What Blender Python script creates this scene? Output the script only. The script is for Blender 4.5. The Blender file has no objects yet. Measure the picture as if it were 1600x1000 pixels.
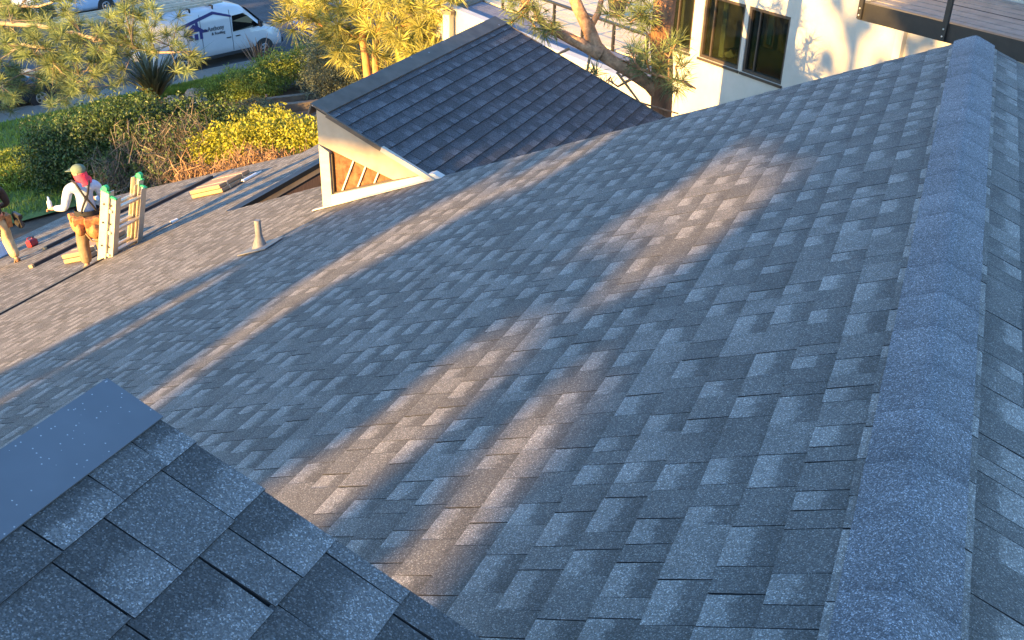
import bpy, math, random
import numpy as np
from mathutils import Vector, Matrix

# ------------------------------------------------------------------ camera, sky, sun, exposure
SC = bpy.context.scene
COL = SC.collection
CAM_POS = (-0.187, 0.0, 1.807)
YAW, PITCH, ROLL, FOCAL_PX = math.radians(22.761), math.radians(29.020), math.radians(-1.483), 1576.7
fw = Vector((-math.sin(YAW) * math.cos(PITCH), math.cos(YAW) * math.cos(PITCH), -math.sin(PITCH)))
ri = Vector((math.cos(YAW), math.sin(YAW), 0))
dn = fw.cross(ri)
ri2 = ri * math.cos(ROLL) + dn * math.sin(ROLL)
dn2 = -ri * math.sin(ROLL) + dn * math.cos(ROLL)
cam_data = bpy.data.cameras.new('camera')
cam = bpy.data.objects.new('camera', cam_data)
COL.objects.link(cam)
cam.matrix_world = Matrix(((ri2.x, -dn2.x, -fw.x, CAM_POS[0]), (ri2.y, -dn2.y, -fw.y, CAM_POS[1]),
                           (ri2.z, -dn2.z, -fw.z, CAM_POS[2]), (0, 0, 0, 1)))
cam_data.sensor_width = 36
cam_data.lens = 36 * FOCAL_PX / 1600
cam_data.clip_end = 500
cam_data.clip_start = 0.05
SC.camera = cam

SUN_DIR = Vector((0.29, 0.86, -0.15)).normalized()
SUN_EL = math.asin(-SUN_DIR.z)
SUN_AZ = math.atan2(-SUN_DIR.x, -SUN_DIR.y)
world = bpy.data.worlds.new('World')
SC.world = world
world.use_nodes = True
wn = world.node_tree.nodes
wl = world.node_tree.links
wn.clear()
sky = wn.new('ShaderNodeTexSky')
sky.sky_type = 'NISHITA'
sky.sun_disc = False
sky.sun_elevation = SUN_EL
sky.sun_rotation = SUN_AZ
sky.air_density = 1.2
sky.dust_density = 0.4
sky.ozone_density = 3.5
bg = wn.new('ShaderNodeBackground')
bg.inputs['Strength'].default_value = 0.15
wo = wn.new('ShaderNodeOutputWorld')
tint = wn.new('ShaderNodeMixRGB')
tint.blend_type = 'MULTIPLY'
tint.inputs[0].default_value = 1
tint.inputs[2].default_value = (0.90, 0.97, 1.11, 1)      # white balance set for the warm sun: the sky reads bluer
wl.new(sky.outputs[0], tint.inputs[1])
wl.new(tint.outputs[0], bg.inputs[0])
wl.new(bg.outputs[0], wo.inputs[0])
sun_data = bpy.data.lights.new('sun', 'SUN')
sun_data.energy = 5.0
sun_data.angle = math.radians(0.53)
sun_data.color = (1.0, 0.58, 0.17)
sun = bpy.data.objects.new('sun', sun_data)
COL.objects.link(sun)
sun.rotation_euler = SUN_DIR.to_track_quat('-Z', 'Y').to_euler()
sun.location = (-10, -30, 20)
SC.view_settings.view_transform = 'Standard'
SC.view_settings.look = 'None'
SC.view_settings.gamma = 1
SC.view_settings.use_curve_mapping = False
SC.view_settings.exposure = 2.45
SC.cycles.max_bounces = 6
SC.cycles.diffuse_bounces = 3

RNG = np.random.default_rng(7)
random.seed(7)
R = math.radians


# ------------------------------------------------------------------ helpers: tags, meshes, materials
def tag(o, label=None, cat=None, group=None, kind=None):
    if label: o['label'] = label
    if cat: o['category'] = cat
    if group: o['group'] = group
    if kind: o['kind'] = kind
    return o


def empty(name, loc=(0, 0, 0), rz=0.0, label=None, cat=None, group=None, kind=None, mat=None):
    o = bpy.data.objects.new(name, None)
    COL.objects.link(o)
    if mat is not None:
        o.matrix_world = mat
    else:
        o.location = loc
        o.rotation_euler = (0, 0, rz)
    o.empty_display_size = 0.1
    return tag(o, label, cat, group, kind)


def link(name, me, parent=None, loc=None):
    o = bpy.data.objects.new(name, me)
    COL.objects.link(o)
    if parent is not None: o.parent = parent
    if loc is not None: o.location = loc
    return o


def np_mesh(name, verts, faces, mat=None, attrs=None, smooth=False, mat_index=None):
    """verts (N,3), faces (F,k) uniform polygons; attrs: dict name -> per point floats"""
    verts = np.asarray(verts, np.float32)
    faces = np.asarray(faces, np.int32)
    me = bpy.data.meshes.new(name)
    n, k = faces.shape
    me.vertices.add(len(verts))
    me.vertices.foreach_set('co', verts.ravel())
    me.loops.add(n * k)
    me.loops.foreach_set('vertex_index', faces.ravel())
    me.polygons.add(n)
    me.polygons.foreach_set('loop_start', np.arange(0, n * k, k, dtype=np.int32))
    me.update(calc_edges=True)
    if attrs:
        for an, av in attrs.items():
            a = me.attributes.new(an, 'FLOAT', 'POINT')
            a.data.foreach_set('value', np.asarray(av, np.float32))
    me.polygons.foreach_set('use_smooth', np.full(n, bool(smooth)))
    if mat is not None:
        for q in (mat if isinstance(mat, (list, tuple)) else [mat]): me.materials.append(q)
    if mat_index is not None: me.polygons.foreach_set('material_index', np.asarray(mat_index, np.int32))
    me.validate()
    return me


class MB:
    """collects boxes, prisms, tubes and loose faces into one mesh"""

    def __init__(self):
        self.v, self.f, self.sm = [], [], []

    def add(self, verts, faces, smooth=False):
        b = len(self.v)
        self.v += [tuple(float(c) for c in q) for q in verts]
        self.f += [tuple(b + i for i in q) for q in faces]
        self.sm += [smooth] * len(faces)
        return self

    def box(self, c, size, X=(1, 0, 0), Y=(0, 1, 0), Z=(0, 0, 1), taper=1.0, bev=0.0):
        c, X, Y, Z = Vector(c), Vector(X), Vector(Y), Vector(Z)
        a, b, h = size[0] / 2, size[1] / 2, size[2] / 2
        if bev <= 0:
            vs = []
            for sz, t in ((-h, 1), (h, taper)):
                for sx, sy in ((-1, -1), (1, -1), (1, 1), (-1, 1)):
                    vs.append(c + X * (sx * a * t) + Y * (sy * b * t) + Z * sz)
            return self.add(vs, [(3, 2, 1, 0), (4, 5, 6, 7), (0, 1, 5, 4), (1, 2, 6, 5), (2, 3, 7, 6), (3, 0, 4, 7)])
        lv = [(-h, -bev), (-h + bev, 0), (h - bev, 0), (h, -bev)]
        vs = []
        for z, ins in lv:
            for sx, sy in ((-1, -1), (1, -1), (1, 1), (-1, 1)):
                vs.append(c + X * (sx * (a + ins)) + Y * (sy * (b + ins)) + Z * z)
        fs = [(3, 2, 1, 0), (12, 13, 14, 15)]
        for l in range(3):
            for i in range(4):
                fs.append((l * 4 + i, l * 4 + (i + 1) % 4, l * 4 + 4 + (i + 1) % 4, l * 4 + 4 + i))
        return self.add(vs, fs)

    def bar(self, p, q, w, h=None, up=(0, 0, 1)):
        p, q = Vector(p), Vector(q)
        Z = (q - p)
        L = Z.length
        Z.normalize()
        up = Vector(up)
        if abs(Z.dot(up)) > 0.97: up = Vector((1, 0, 0))
        X = Z.cross(up).normalized()
        Y = X.cross(Z).normalized()
        return self.box((p + q) / 2, (w, h or w, L), X, Y, Z)

    def tube(self, pts, rad, seg=8, caps=True):
        pts = [Vector(p) for p in pts]
        rads = rad if isinstance(rad, (list, tuple)) else [rad] * len(pts)
        rings = []
        prev = None
        for i, p in enumerate(pts):
            t = (pts[min(i + 1, len(pts) - 1)] - pts[max(i - 1, 0)]).normalized()
            if prev is None:
                ref = Vector((0, 0, 1)) if abs(t.z) < 0.9 else Vector((1, 0, 0))
                X = t.cross(ref).normalized()
            else:
                X = (prev - t * prev.dot(t)).normalized()
            prev = X
            Y = t.cross(X)
            rings.append([p + (X * math.cos(2 * math.pi * k / seg) + Y * math.sin(2 * math.pi * k / seg)) * rads[i] for k in range(seg)])
        vs = [v for r in rings for v in r]
        fs = []
        for i in range(len(pts) - 1):
            for k in range(seg):
                fs.append((i * seg + k, i * seg + (k + 1) % seg, (i + 1) * seg + (k + 1) % seg, (i + 1) * seg + k))
        self.add(vs, fs, True)
        if caps:
            self.add(rings[0][::-1], [tuple(range(seg))])
            self.add(rings[-1], [tuple(range(seg))])
        return self

    def prism(self, poly, d):
        """planar polygon (list of 3D points) thickened by vector d"""
        d = Vector(d)
        n = len(poly)
        vs = [Vector(p) for p in poly] + [Vector(p) + d for p in poly]
        fs = [tuple(range(n))[::-1], tuple(range(n, 2 * n))] + [(i, (i + 1) % n, n + (i + 1) % n, n + i) for i in range(n)]
        return self.add(vs, fs)

    def ball(self, c, r, seg=10, ring=7, M=None):
        c = Vector(c)
        r = r if isinstance(r, (list, tuple)) else (r, r, r)
        vs, fs = [], []
        for i in range(ring + 1):
            ph = math.pi * i / ring
            for k in range(seg):
                a = 2 * math.pi * k / seg
                q = Vector((r[0] * math.sin(ph) * math.cos(a), r[1] * math.sin(ph) * math.sin(a), r[2] * math.cos(ph)))
                if M is not None: q = M @ q
                vs.append(c + q)
        for i in range(ring):
            for k in range(seg):
                fs.append((i * seg + k, (i + 1) * seg + k, (i + 1) * seg + (k + 1) % seg, i * seg + (k + 1) % seg))
        return self.add(vs, fs, True)

    def mesh(self, name, mat=None):
        me = bpy.data.meshes.new(name)
        me.from_pydata(self.v, [], self.f)
        if any(self.sm): me.polygons.foreach_set('use_smooth', np.array(self.sm, bool))
        if mat is not None: me.materials.append(mat)
        me.validate()
        me.update()
        return me

    def build(self, name, mat=None, parent=None, loc=None):
        return link(name, self.mesh(name, mat), parent, loc)


def mat(name, rgb, rough=0.8, var=0.2, scale=6.0, bump=0.0, bscale=None, metal=0.0, attr=None, spec=0.5, rgb2=None,
        trans=0.0, detail=4.0, stretch=None, coat=0.0):
    m = bpy.data.materials.new(name)
    m.use_nodes = True
    nt = m.node_tree
    N, K = nt.nodes, nt.links
    p = N['Principled BSDF']
    p.inputs['Roughness'].default_value = rough
    p.inputs['Metallic'].default_value = metal
    p.inputs['Specular IOR Level'].default_value = spec
    p.inputs['Coat Weight'].default_value = coat
    geo = N.new('ShaderNodeTexCoord')
    src = geo.outputs['Object']
    if stretch:
        mp = N.new('ShaderNodeMapping')
        mp.inputs['Scale'].default_value = stretch
        K.new(src, mp.inputs[0])
        src = mp.outputs[0]
    nz = N.new('ShaderNodeTexNoise')
    nz.inputs['Scale'].default_value = scale
    nz.inputs['Detail'].default_value = detail
    nz.inputs['Roughness'].default_value = 0.6
    K.new(src, nz.inputs['Vector'])
    rmp = N.new('ShaderNodeValToRGB')
    lo = [max(0, c * (1 - var)) for c in rgb]
    hi = list(rgb2) if rgb2 else [c * (1 + var) for c in rgb]
    rmp.color_ramp.elements[0].color = (*lo, 1)
    rmp.color_ramp.elements[1].color = (*hi, 1)
    rmp.color_ramp.elements[0].position = 0.3
    rmp.color_ramp.elements[1].position = 0.7
    K.new(nz.outputs['Fac'], rmp.inputs[0])
    out = rmp.outputs[0]
    if attr:
        at = N.new('ShaderNodeAttribute')
        at.attribute_name = attr
        mx = N.new('ShaderNodeMixRGB')
        mx.blend_type = 'MULTIPLY'
        mx.inputs[0].default_value = 1
        K.new(out, mx.inputs[1])
        K.new(at.outputs['Fac'], mx.inputs[2])
        out = mx.outputs[0]
    K.new(out, p.inputs['Base Color'])
    if bump:
        b = N.new('ShaderNodeBump')
        b.inputs['Strength'].default_value = bump
        b.inputs['Distance'].default_value = 0.02
        nb = N.new('ShaderNodeTexNoise')
        nb.inputs['Scale'].default_value = bscale or scale * 4
        nb.inputs['Detail'].default_value = 5
        K.new(src, nb.inputs['Vector'])
        K.new(nb.outputs['Fac'], b.inputs['Height'])
        K.new(b.outputs[0], p.inputs['Normal'])
    if trans:
        tr = N.new('ShaderNodeBsdfTranslucent')
        K.new(out, tr.inputs[0])
        ms = N.new('ShaderNodeMixShader')
        ms.inputs[0].default_value = trans
        K.new(p.outputs[0], ms.inputs[1])
        K.new(tr.outputs[0], ms.inputs[2])
        K.new(ms.outputs[0], N['Material Output'].inputs[0])
    return m


def shingle_mat(name, dark, mid, light, tint=(1, 1, 1.03), speck=1.0, gran=300):
    """laminated asphalt shingle: granules, blend of tones per tab, printed dark-to-light blend on the recessed tabs"""
    m = bpy.data.materials.new(name)
    m.use_nodes = True
    nt = m.node_tree
    N, K = nt.nodes, nt.links
    p = N['Principled BSDF']
    p.inputs['Roughness'].default_value = 0.88
    p.inputs['Specular IOR Level'].default_value = 0.35
    geo = N.new('ShaderNodeNewGeometry')
    pos = geo.outputs['Position']

    def A(n):
        a = N.new('ShaderNodeAttribute')
        a.attribute_name = n
        return a.outputs['Fac']

    def mth(op, a, b=None, clamp=False):
        q = N.new('ShaderNodeMath')
        q.operation = op
        q.use_clamp = clamp
        for i, s in enumerate((a, b)):
            if s is None: continue
            if isinstance(s, (int, float)): q.inputs[i].default_value = s
            else: K.new(s, q.inputs[i])
        return q.outputs[0]

    def ramp(fac, stops):
        r = N.new('ShaderNodeValToRGB')
        e = r.color_ramp.elements
        e[0].position, e[0].color = stops[0][0], (*[stops[0][1]] * 3, 1)
        e[1].position, e[1].color = stops[-1][0], (*[stops[-1][1]] * 3, 1)
        for q, c in stops[1:-1]:
            x = e.new(q)
            x.color = (c, c, c, 1)
        K.new(fac, r.inputs[0])
        return r.outputs[0]

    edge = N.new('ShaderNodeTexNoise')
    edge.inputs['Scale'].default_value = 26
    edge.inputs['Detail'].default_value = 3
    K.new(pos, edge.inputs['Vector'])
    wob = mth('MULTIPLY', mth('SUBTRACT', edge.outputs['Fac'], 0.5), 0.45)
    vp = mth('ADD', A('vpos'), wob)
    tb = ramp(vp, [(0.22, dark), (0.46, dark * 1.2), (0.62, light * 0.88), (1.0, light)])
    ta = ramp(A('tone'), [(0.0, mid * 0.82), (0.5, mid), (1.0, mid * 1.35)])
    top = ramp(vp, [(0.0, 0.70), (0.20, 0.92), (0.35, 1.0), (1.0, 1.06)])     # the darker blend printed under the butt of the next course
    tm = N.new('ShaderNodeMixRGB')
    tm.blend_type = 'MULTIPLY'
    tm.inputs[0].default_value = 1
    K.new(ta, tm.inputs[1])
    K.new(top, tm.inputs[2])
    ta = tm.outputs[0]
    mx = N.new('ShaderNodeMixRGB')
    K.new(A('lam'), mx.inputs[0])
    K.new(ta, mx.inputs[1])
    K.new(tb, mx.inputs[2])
    vo = N.new('ShaderNodeTexVoronoi')
    vo.inputs['Scale'].default_value = gran
    K.new(pos, vo.inputs['Vector'])
    sep = N.new('ShaderNodeSeparateColor')
    K.new(vo.outputs['Color'], sep.inputs[0])
    gr = ramp(sep.outputs[0], [(0.0, 0.45), (0.55, 0.85), (0.86, 1.35), (0.93, 2.0), (1.0, 3.0)])
    gm = N.new('ShaderNodeMixRGB')
    gm.blend_type = 'MULTIPLY'
    gm.inputs[0].default_value = speck
    K.new(mx.outputs[0], gm.inputs[1])
    K.new(gr, gm.inputs[2])
    cl = N.new('ShaderNodeTexNoise')
    cl.inputs['Scale'].default_value = 3.1
    cl.inputs['Detail'].default_value = 5
    K.new(pos, cl.inputs['Vector'])
    clr = ramp(cl.outputs['Fac'], [(0.3, 0.82), (0.7, 1.16)])
    g2 = N.new('ShaderNodeMixRGB')
    g2.blend_type = 'MULTIPLY'
    g2.inputs[0].default_value = 1
    K.new(gm.outputs[0], g2.inputs[1])
    K.new(clr, g2.inputs[2])
    hue = N.new('ShaderNodeMixRGB')
    hue.blend_type = 'MULTIPLY'
    hue.inputs[0].default_value = 1
    K.new(g2.outputs[0], hue.inputs[1])
    hr = N.new('ShaderNodeMixRGB')
    K.new(sep.outputs[1], hr.inputs[0])
    hr.inputs[1].default_value = (tint[0] * 1.06, tint[1], tint[2] * 0.94, 1)
    hr.inputs[2].default_value = (tint[0] * 0.94, tint[1], tint[2] * 1.06, 1)
    K.new(hr.outputs[0], hue.inputs[2])
    K.new(hue.outputs[0], p.inputs['Base Color'])
    b = N.new('ShaderNodeBump')
    b.inputs['Strength'].default_value = 0.35
    b.inputs['Distance'].default_value = 0.002
    K.new(sep.outputs[2], b.inputs['Height'])
    K.new(b.outputs[0], p.inputs['Normal'])
    return m


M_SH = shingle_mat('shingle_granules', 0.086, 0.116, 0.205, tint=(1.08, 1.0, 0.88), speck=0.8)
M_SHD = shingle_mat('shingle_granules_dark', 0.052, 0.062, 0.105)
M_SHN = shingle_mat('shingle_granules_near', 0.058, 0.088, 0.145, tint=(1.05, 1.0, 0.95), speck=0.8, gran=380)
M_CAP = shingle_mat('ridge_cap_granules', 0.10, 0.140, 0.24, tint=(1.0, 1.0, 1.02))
M_EDGE = mat('cut_asphalt_edge', (0.016, 0.016, 0.017), 0.9, 0.2, 20)
M_DECK = mat('roof_underlay', (0.012, 0.012, 0.013), 0.95)
M_FLASH = mat('bronze_flashing', (0.105, 0.083, 0.062), 0.6, 0.25, 5, spec=0.2, bump=0.05)
M_FLASHN = mat('bronze_flashing_dusty', (0.10, 0.105, 0.115), 0.5, 0.16, 3.5, spec=0.5, bump=0.06, bscale=5)


def add_specks(m, scale, thr, amount, patch=None):
    """pale dust specks and a scuffed patch on a smooth surface"""
    N, K = m.node_tree.nodes, m.node_tree.links
    p = N['Principled BSDF']
    src = p.inputs['Base Color'].links[0].from_socket
    tc = N.new('ShaderNodeTexCoord')
    vo = N.new('ShaderNodeTexVoronoi'); vo.inputs['Scale'].default_value = scale
    nz = N.new('ShaderNodeTexNoise'); nz.inputs['Scale'].default_value = 4.5; nz.inputs['Detail'].default_value = 3
    K.new(tc.outputs['Object'], vo.inputs['Vector']); K.new(tc.outputs['Object'], nz.inputs['Vector'])
    sp = N.new('ShaderNodeSeparateColor'); K.new(vo.outputs['Color'], sp.inputs[0])
    a = N.new('ShaderNodeMath'); a.operation = 'MULTIPLY_ADD'; K.new(nz.outputs['Fac'], a.inputs[0]); a.inputs[1].default_value = 0.55; K.new(sp.outputs[0], a.inputs[2])
    b = N.new('ShaderNodeMath'); b.operation = 'GREATER_THAN'; K.new(a.outputs[0], b.inputs[0]); b.inputs[1].default_value = thr
    c = N.new('ShaderNodeMath'); c.operation = 'LESS_THAN'; K.new(vo.outputs['Distance'], c.inputs[0]); c.inputs[1].default_value = 0.28
    d = N.new('ShaderNodeMath'); d.operation = 'MULTIPLY'; K.new(b.outputs[0], d.inputs[0]); K.new(c.outputs[0], d.inputs[1])
    e = N.new('ShaderNodeMath'); e.operation = 'MULTIPLY'; K.new(d.outputs[0], e.inputs[0]); e.inputs[1].default_value = amount
    mx = N.new('ShaderNodeMixRGB'); K.new(e.outputs[0], mx.inputs[0]); K.new(src, mx.inputs[1]); mx.inputs[2].default_value = (0.5, 0.5, 0.5, 1)
    K.new(mx.outputs[0], p.inputs['Base Color'])


add_specks(M_FLASHN, 190, 1.20, 0.6)
add_specks(M_FLASH, 22, 1.27, 0.6)
M_CREAM = mat('cream_painted_wood', (0.42, 0.37, 0.28), 0.6, 0.12, 3, bump=0.08, stretch=(1, 1, 8))
M_FASC = mat('shade_toned_fascia', (0.33, 0.265, 0.18), 0.6, 0.28, 2.2, bump=0.1, rgb2=(0.40, 0.34, 0.25))  # darker than the trim: recess and tree shade put into the colour
M_TAN = mat('tan_painted_fascia', (0.66, 0.47, 0.28), 0.65, 0.15, 5, bump=0.08)
M_BROWN = mat('brown_wood_siding', (0.36, 0.19, 0.10), 0.8, 0.3, 9, bump=0.2, stretch=(6, 6, 0.6))
M_STUCCO = mat('cream_stucco', (0.45, 0.42, 0.345), 0.9, 0.07, 2.5, bump=0.25, bscale=90)
M_WHITE = mat('white_trim_paint', (0.50, 0.47, 0.41), 0.6, 0.05, 3)
M_BLACK = mat('black_metal', (0.018, 0.017, 0.016), 0.45, 0.25, 8)
M_DARKB = mat('dark_bronze_frame', (0.05, 0.038, 0.028), 0.4, 0.2, 8)
M_ALU = mat('aluminium', (0.62, 0.56, 0.46), 0.38, 0.12, 7, metal=0.55, bump=0.05)
M_GREEN = mat('green_plastic', (0.03, 0.42, 0.14), 0.45, 0.15, 20)
M_GALV = mat('grey_lead_flashing', (0.20, 0.19, 0.17), 0.6, 0.25, 12)
M_WOODP = mat('kraft_wrapper', (0.31, 0.195, 0.105), 0.75, 0.15, 14)
M_LUMB = mat('raw_lumber', (0.40, 0.26, 0.13), 0.8, 0.25, 10, stretch=(1, 1, 1))
M_DKWOOD = mat('dark_stained_wood', (0.035, 0.024, 0.02), 0.8, 0.3, 10)
M_RED = mat('red_plastic', (0.26, 0.012, 0.02), 0.45, 0.15, 8)
M_BLUEW = mat('pale_blue_plastic', (0.45, 0.58, 0.68), 0.5, 0.1, 6)
M_WHITEP = mat('white_plastic', (0.72, 0.72, 0.68), 0.45, 0.06, 6)
M_ASPH = mat('asphalt', (0.055, 0.056, 0.06), 0.92, 0.3, 1.2, bump=0.3, bscale=60)
M_CONC = mat('concrete', (0.20, 0.185, 0.15), 0.9, 0.14, 1.6, bump=0.15, bscale=40)
M_SOIL = mat('mulch_soil', (0.085, 0.058, 0.036), 0.95, 0.45, 2.5, bump=0.7, bscale=14)
M_LAWN = mat('lawn_ground', (0.10, 0.14, 0.025), 0.95, 0.35, 1.7, bump=0.5, bscale=30)
M_STONE = mat('pale_stone', (0.36, 0.28, 0.22), 0.9, 0.25, 6, bump=0.5, bscale=12)
M_TIMB = mat('weathered_timber', (0.17, 0.135, 0.095), 0.9, 0.25, 5, bump=0.3)
M_BARK = mat('pine_bark', (0.20, 0.098, 0.048), 0.95, 0.45, 9, bump=1.0, bscale=22, stretch=(1, 1, 0.35))
M_BARKL = mat('pine_limb_bark', (0.33, 0.19, 0.10), 0.95, 0.5, 11, bump=1.0, bscale=26)
M_GLIMB = mat('grey_pine_limb', (0.24, 0.185, 0.14), 0.9, 0.3, 10, bump=0.5)
M_TWIG = mat('grey_twig', (0.17, 0.135, 0.10), 0.9, 0.3, 10)
M_DRY = mat('dry_brown_twig', (0.23, 0.135, 0.07), 0.9, 0.35, 10, attr='tone')
M_NEED = mat('pine_needles', (0.165, 0.21, 0.075), 0.6, 0.2, 2.0, attr='tone', trans=0.25)
M_NEED2 = mat('golden_pine_needles', (0.36, 0.345, 0.08), 0.6, 0.2, 2.0, attr='tone', trans=0.25)
M_NEED3 = mat('green_pine_needles', (0.15, 0.19, 0.07), 0.6, 0.2, 2.0, attr='tone', trans=0.25)
M_LEAFD = mat('dark_hedge_leaves', (0.058, 0.098, 0.020), 0.5, 0.25, 2, attr='tone', trans=0.25)
M_LEAFY = mat('yellow_green_leaves', (0.31, 0.305, 0.024), 0.5, 0.2, 2, attr='tone', trans=0.35)
M_LEAFG = mat('bright_green_leaves', (0.20, 0.25, 0.03), 0.5, 0.25, 2, attr='tone', trans=0.3)
M_LEAFS = mat('sage_green_leaves', (0.14, 0.16, 0.09), 0.6, 0.25, 2, attr='tone', trans=0.2)
M_LEAFK = mat('grove_leaves', (0.05, 0.07, 0.02), 0.6, 0.25, 2, attr='tone')
M_FLAXD = mat('dark_flax_leaves', (0.085, 0.085, 0.04), 0.5, 0.3, 3, attr='tone', trans=0.15)
M_FLAXR = mat('bronze_flax_leaves', (0.30, 0.16, 0.09), 0.5, 0.3, 3, attr='tone', trans=0.2)
M_FLESHY = mat('fleshy_leaves', (0.30, 0.30, 0.06), 0.5, 0.2, 3, attr='tone', trans=0.2)
M_GRASS = mat('grass_blades', (0.21, 0.27, 0.035), 0.6, 0.3, 1.5, attr='tone', trans=0.3)


def glass_mat(name, base, rough=0.04, spec=0.9, tfac=0.0, rgb2=None, scale=3):
    m = mat(name, base, rough, 0.3, scale, spec=spec, rgb2=rgb2)
    if tfac:
        N, K = m.node_tree.nodes, m.node_tree.links
        t = N.new('ShaderNodeBsdfTransparent')
        t.inputs[0].default_value = (0.75, 0.8, 0.7, 1)
        ms = N.new('ShaderNodeMixShader')
        ms.inputs[0].default_value = tfac
        K.new(N['Principled BSDF'].outputs[0], ms.inputs[1])
        K.new(t.outputs[0], ms.inputs[2])
        K.new(ms.outputs[0], N['Material Output'].inputs[0])
    return m


M_PANE = glass_mat('window_glass', (0.012, 0.014, 0.009), 0.03, 0.8, 0.55)
M_PANEB = glass_mat('painted_reflection_pane', (0.10, 0.045, 0.02), 0.15, 0.5, 0, (0.23, 0.115, 0.055), 14)  # mottled brown reflections put into the pane's base colour
M_CARGL = glass_mat('car_glass', (0.006, 0.007, 0.007), 0.06, 0.3)


# ------------------------------------------------------------------ roof frames and shingles
class Frame:
    """sloped plane: point = origin + s*down + y*along + n*normal"""

    def __init__(self, o, down, along, normal):
        self.o, self.d, self.a, self.n = (np.array(q, float) for q in (o, down, along, normal))

    def P(self, s, y, n=0.0):
        return self.o + self.d * s + self.a * y + self.n * n

    def V(self, s, y, n=0.0):
        return Vector(self.P(s, y, n))


AL = math.atan(5 / 12)
CA, SA, TA = math.cos(AL), math.sin(AL), math.tan(AL)
AL2 = math.atan(0.36)
C2, S2 = math.cos(AL2), math.sin(AL2)
Y_ = (0, 1, 0)
F_MAIN = Frame((0, 0, 0), (-CA, 0, -SA), Y_, (-SA, 0, CA))
F_RIGHT = Frame((0, 0, 0), (CA, 0, -SA), Y_, (SA, 0, CA))
F_LOW = Frame((-9.85, 0, -4.353), (-C2, 0, -S2), Y_, (-S2, 0, C2))
F_DORM = Frame((-6.1, 0, -1.38), (CA, 0, -SA), Y_, (SA, 0, CA))
F_NEAR = Frame((-1.51, 0, 0.75), (CA, 0, -SA), Y_, (SA, 0, CA))
EXPO = 0.165


def courses(s0, s1, spans, rng, first=None, e=EXPO, unit=1.0):
    """list of pieces (ya, yb, s_top, s_butt, kind, tone, slant_a, slant_b, jitter)"""
    out = []
    s = s0
    i = 0
    while s < s1 - 0.02:
        step = first if (i == 0 and first) else e
        sb = min(s + step, s1)
        for (y0, y1) in spans(0.5 * (s + sb)):
            y = y0 - rng.uniform(0, 0.25)
            kind = int(rng.integers(0, 2))
            while y < y1:
                if kind == 0:
                    w = rng.choice([0.09, 0.12, 0.16, 0.20, 0.26]) * unit
                else:
                    w = rng.choice([0.10, 0.13, 0.16, 0.19]) * unit
                if kind == 0 and rng.random() < 0.16: nk = 0
                else: nk = 1 - kind
                ya, yb = max(y, y0), min(y + w, y1)
                if yb - ya > 0.02:
                    out.append((ya, yb, s - 0.012, sb + rng.uniform(-0.003, 0.003), kind, rng.random(),
                                rng.uniform(-0.004, 0.004), rng.uniform(-0.004, 0.004), rng.uniform(0, 0.0035)))
                y += w
                kind = nk
        s = sb
        i += 1
    return out


def piece_arrays(fr, pieces, thick=0.7):
    n = len(pieces)
    A = np.array(pieces, float)
    ya, yb, st, sb, kd, tone, ja, jb, jn = A.T
    th = np.where(kd == 0, 0.0066, 0.0046) + jn * 0.12
    tt = np.where(kd == 0, 0.0011, 0.0)
    if thick > 1: th, tt = th * 0 + 0.0070, tt * 0      # even courses
    th, tt = th * thick, tt * thick
    g = 0.0016
    V = np.empty((n, 8, 3))
    loc = [(st, ya + g, tt), (st, yb - g, tt), (sb, yb - g + jb, th), (sb, ya + g + ja, th),
           (st, ya + g, tt * 0 - .006), (st, yb - g, tt * 0 - .006), (sb, yb - g + jb, tt * 0 - .006), (sb, ya + g + ja, tt * 0 - .006)]
    for k, (s, y, nn) in enumerate(loc):
        V[:, k] = fr.o + s[:, None] * fr.d + y[:, None] * fr.a + nn[:, None] * fr.n
    F = np.array([(0, 1, 2, 3), (3, 2, 6, 7), (0, 3, 7, 4), (1, 5, 6, 2)])
    if np.dot(np.cross(fr.a, fr.d), fr.n) < 0: F = F[:, ::-1]
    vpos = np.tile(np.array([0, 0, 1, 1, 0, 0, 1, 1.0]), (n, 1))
    return V, F, vpos, np.repeat(tone[:, None], 8, 1), np.repeat(kd[:, None], 8, 1)


def cam_px(P):
    d = np.asarray(P) - np.array(CAM_POS)
    x, y, z = d @ np.array(ri2), d @ np.array(dn2), d @ np.array(fw)
    z = np.where(z < 0.1, 0.1, z)
    return 800 + FOCAL_PX * x / z, 500 + FOCAL_PX * y / z, z


def lay_shingles(fr, pieces, parent, material, n_parts, fields, thick=0.7):
    """the largest seen tabs become parts; the rest is joined by the caller (fields collects arrays)"""
    V, F, vp, tn, kd = piece_arrays(fr, pieces, thick)
    cen = V[:, :4].mean(1)
    x, y, z = cam_px(cen)
    area = np.linalg.norm(np.cross(V[:, 1] - V[:, 0], V[:, 3] - V[:, 0]), axis=1)
    view = (np.array(CAM_POS) - cen)
    view /= np.linalg.norm(view, axis=1)[:, None]
    size = area * np.abs(view @ fr.n) / z ** 2
    inside = (x > -10) & (x < 1610) & (y > -10) & (y < 1010)
    size = np.where(inside, size, 0)
    return V, F, vp, tn, kd, size


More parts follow.
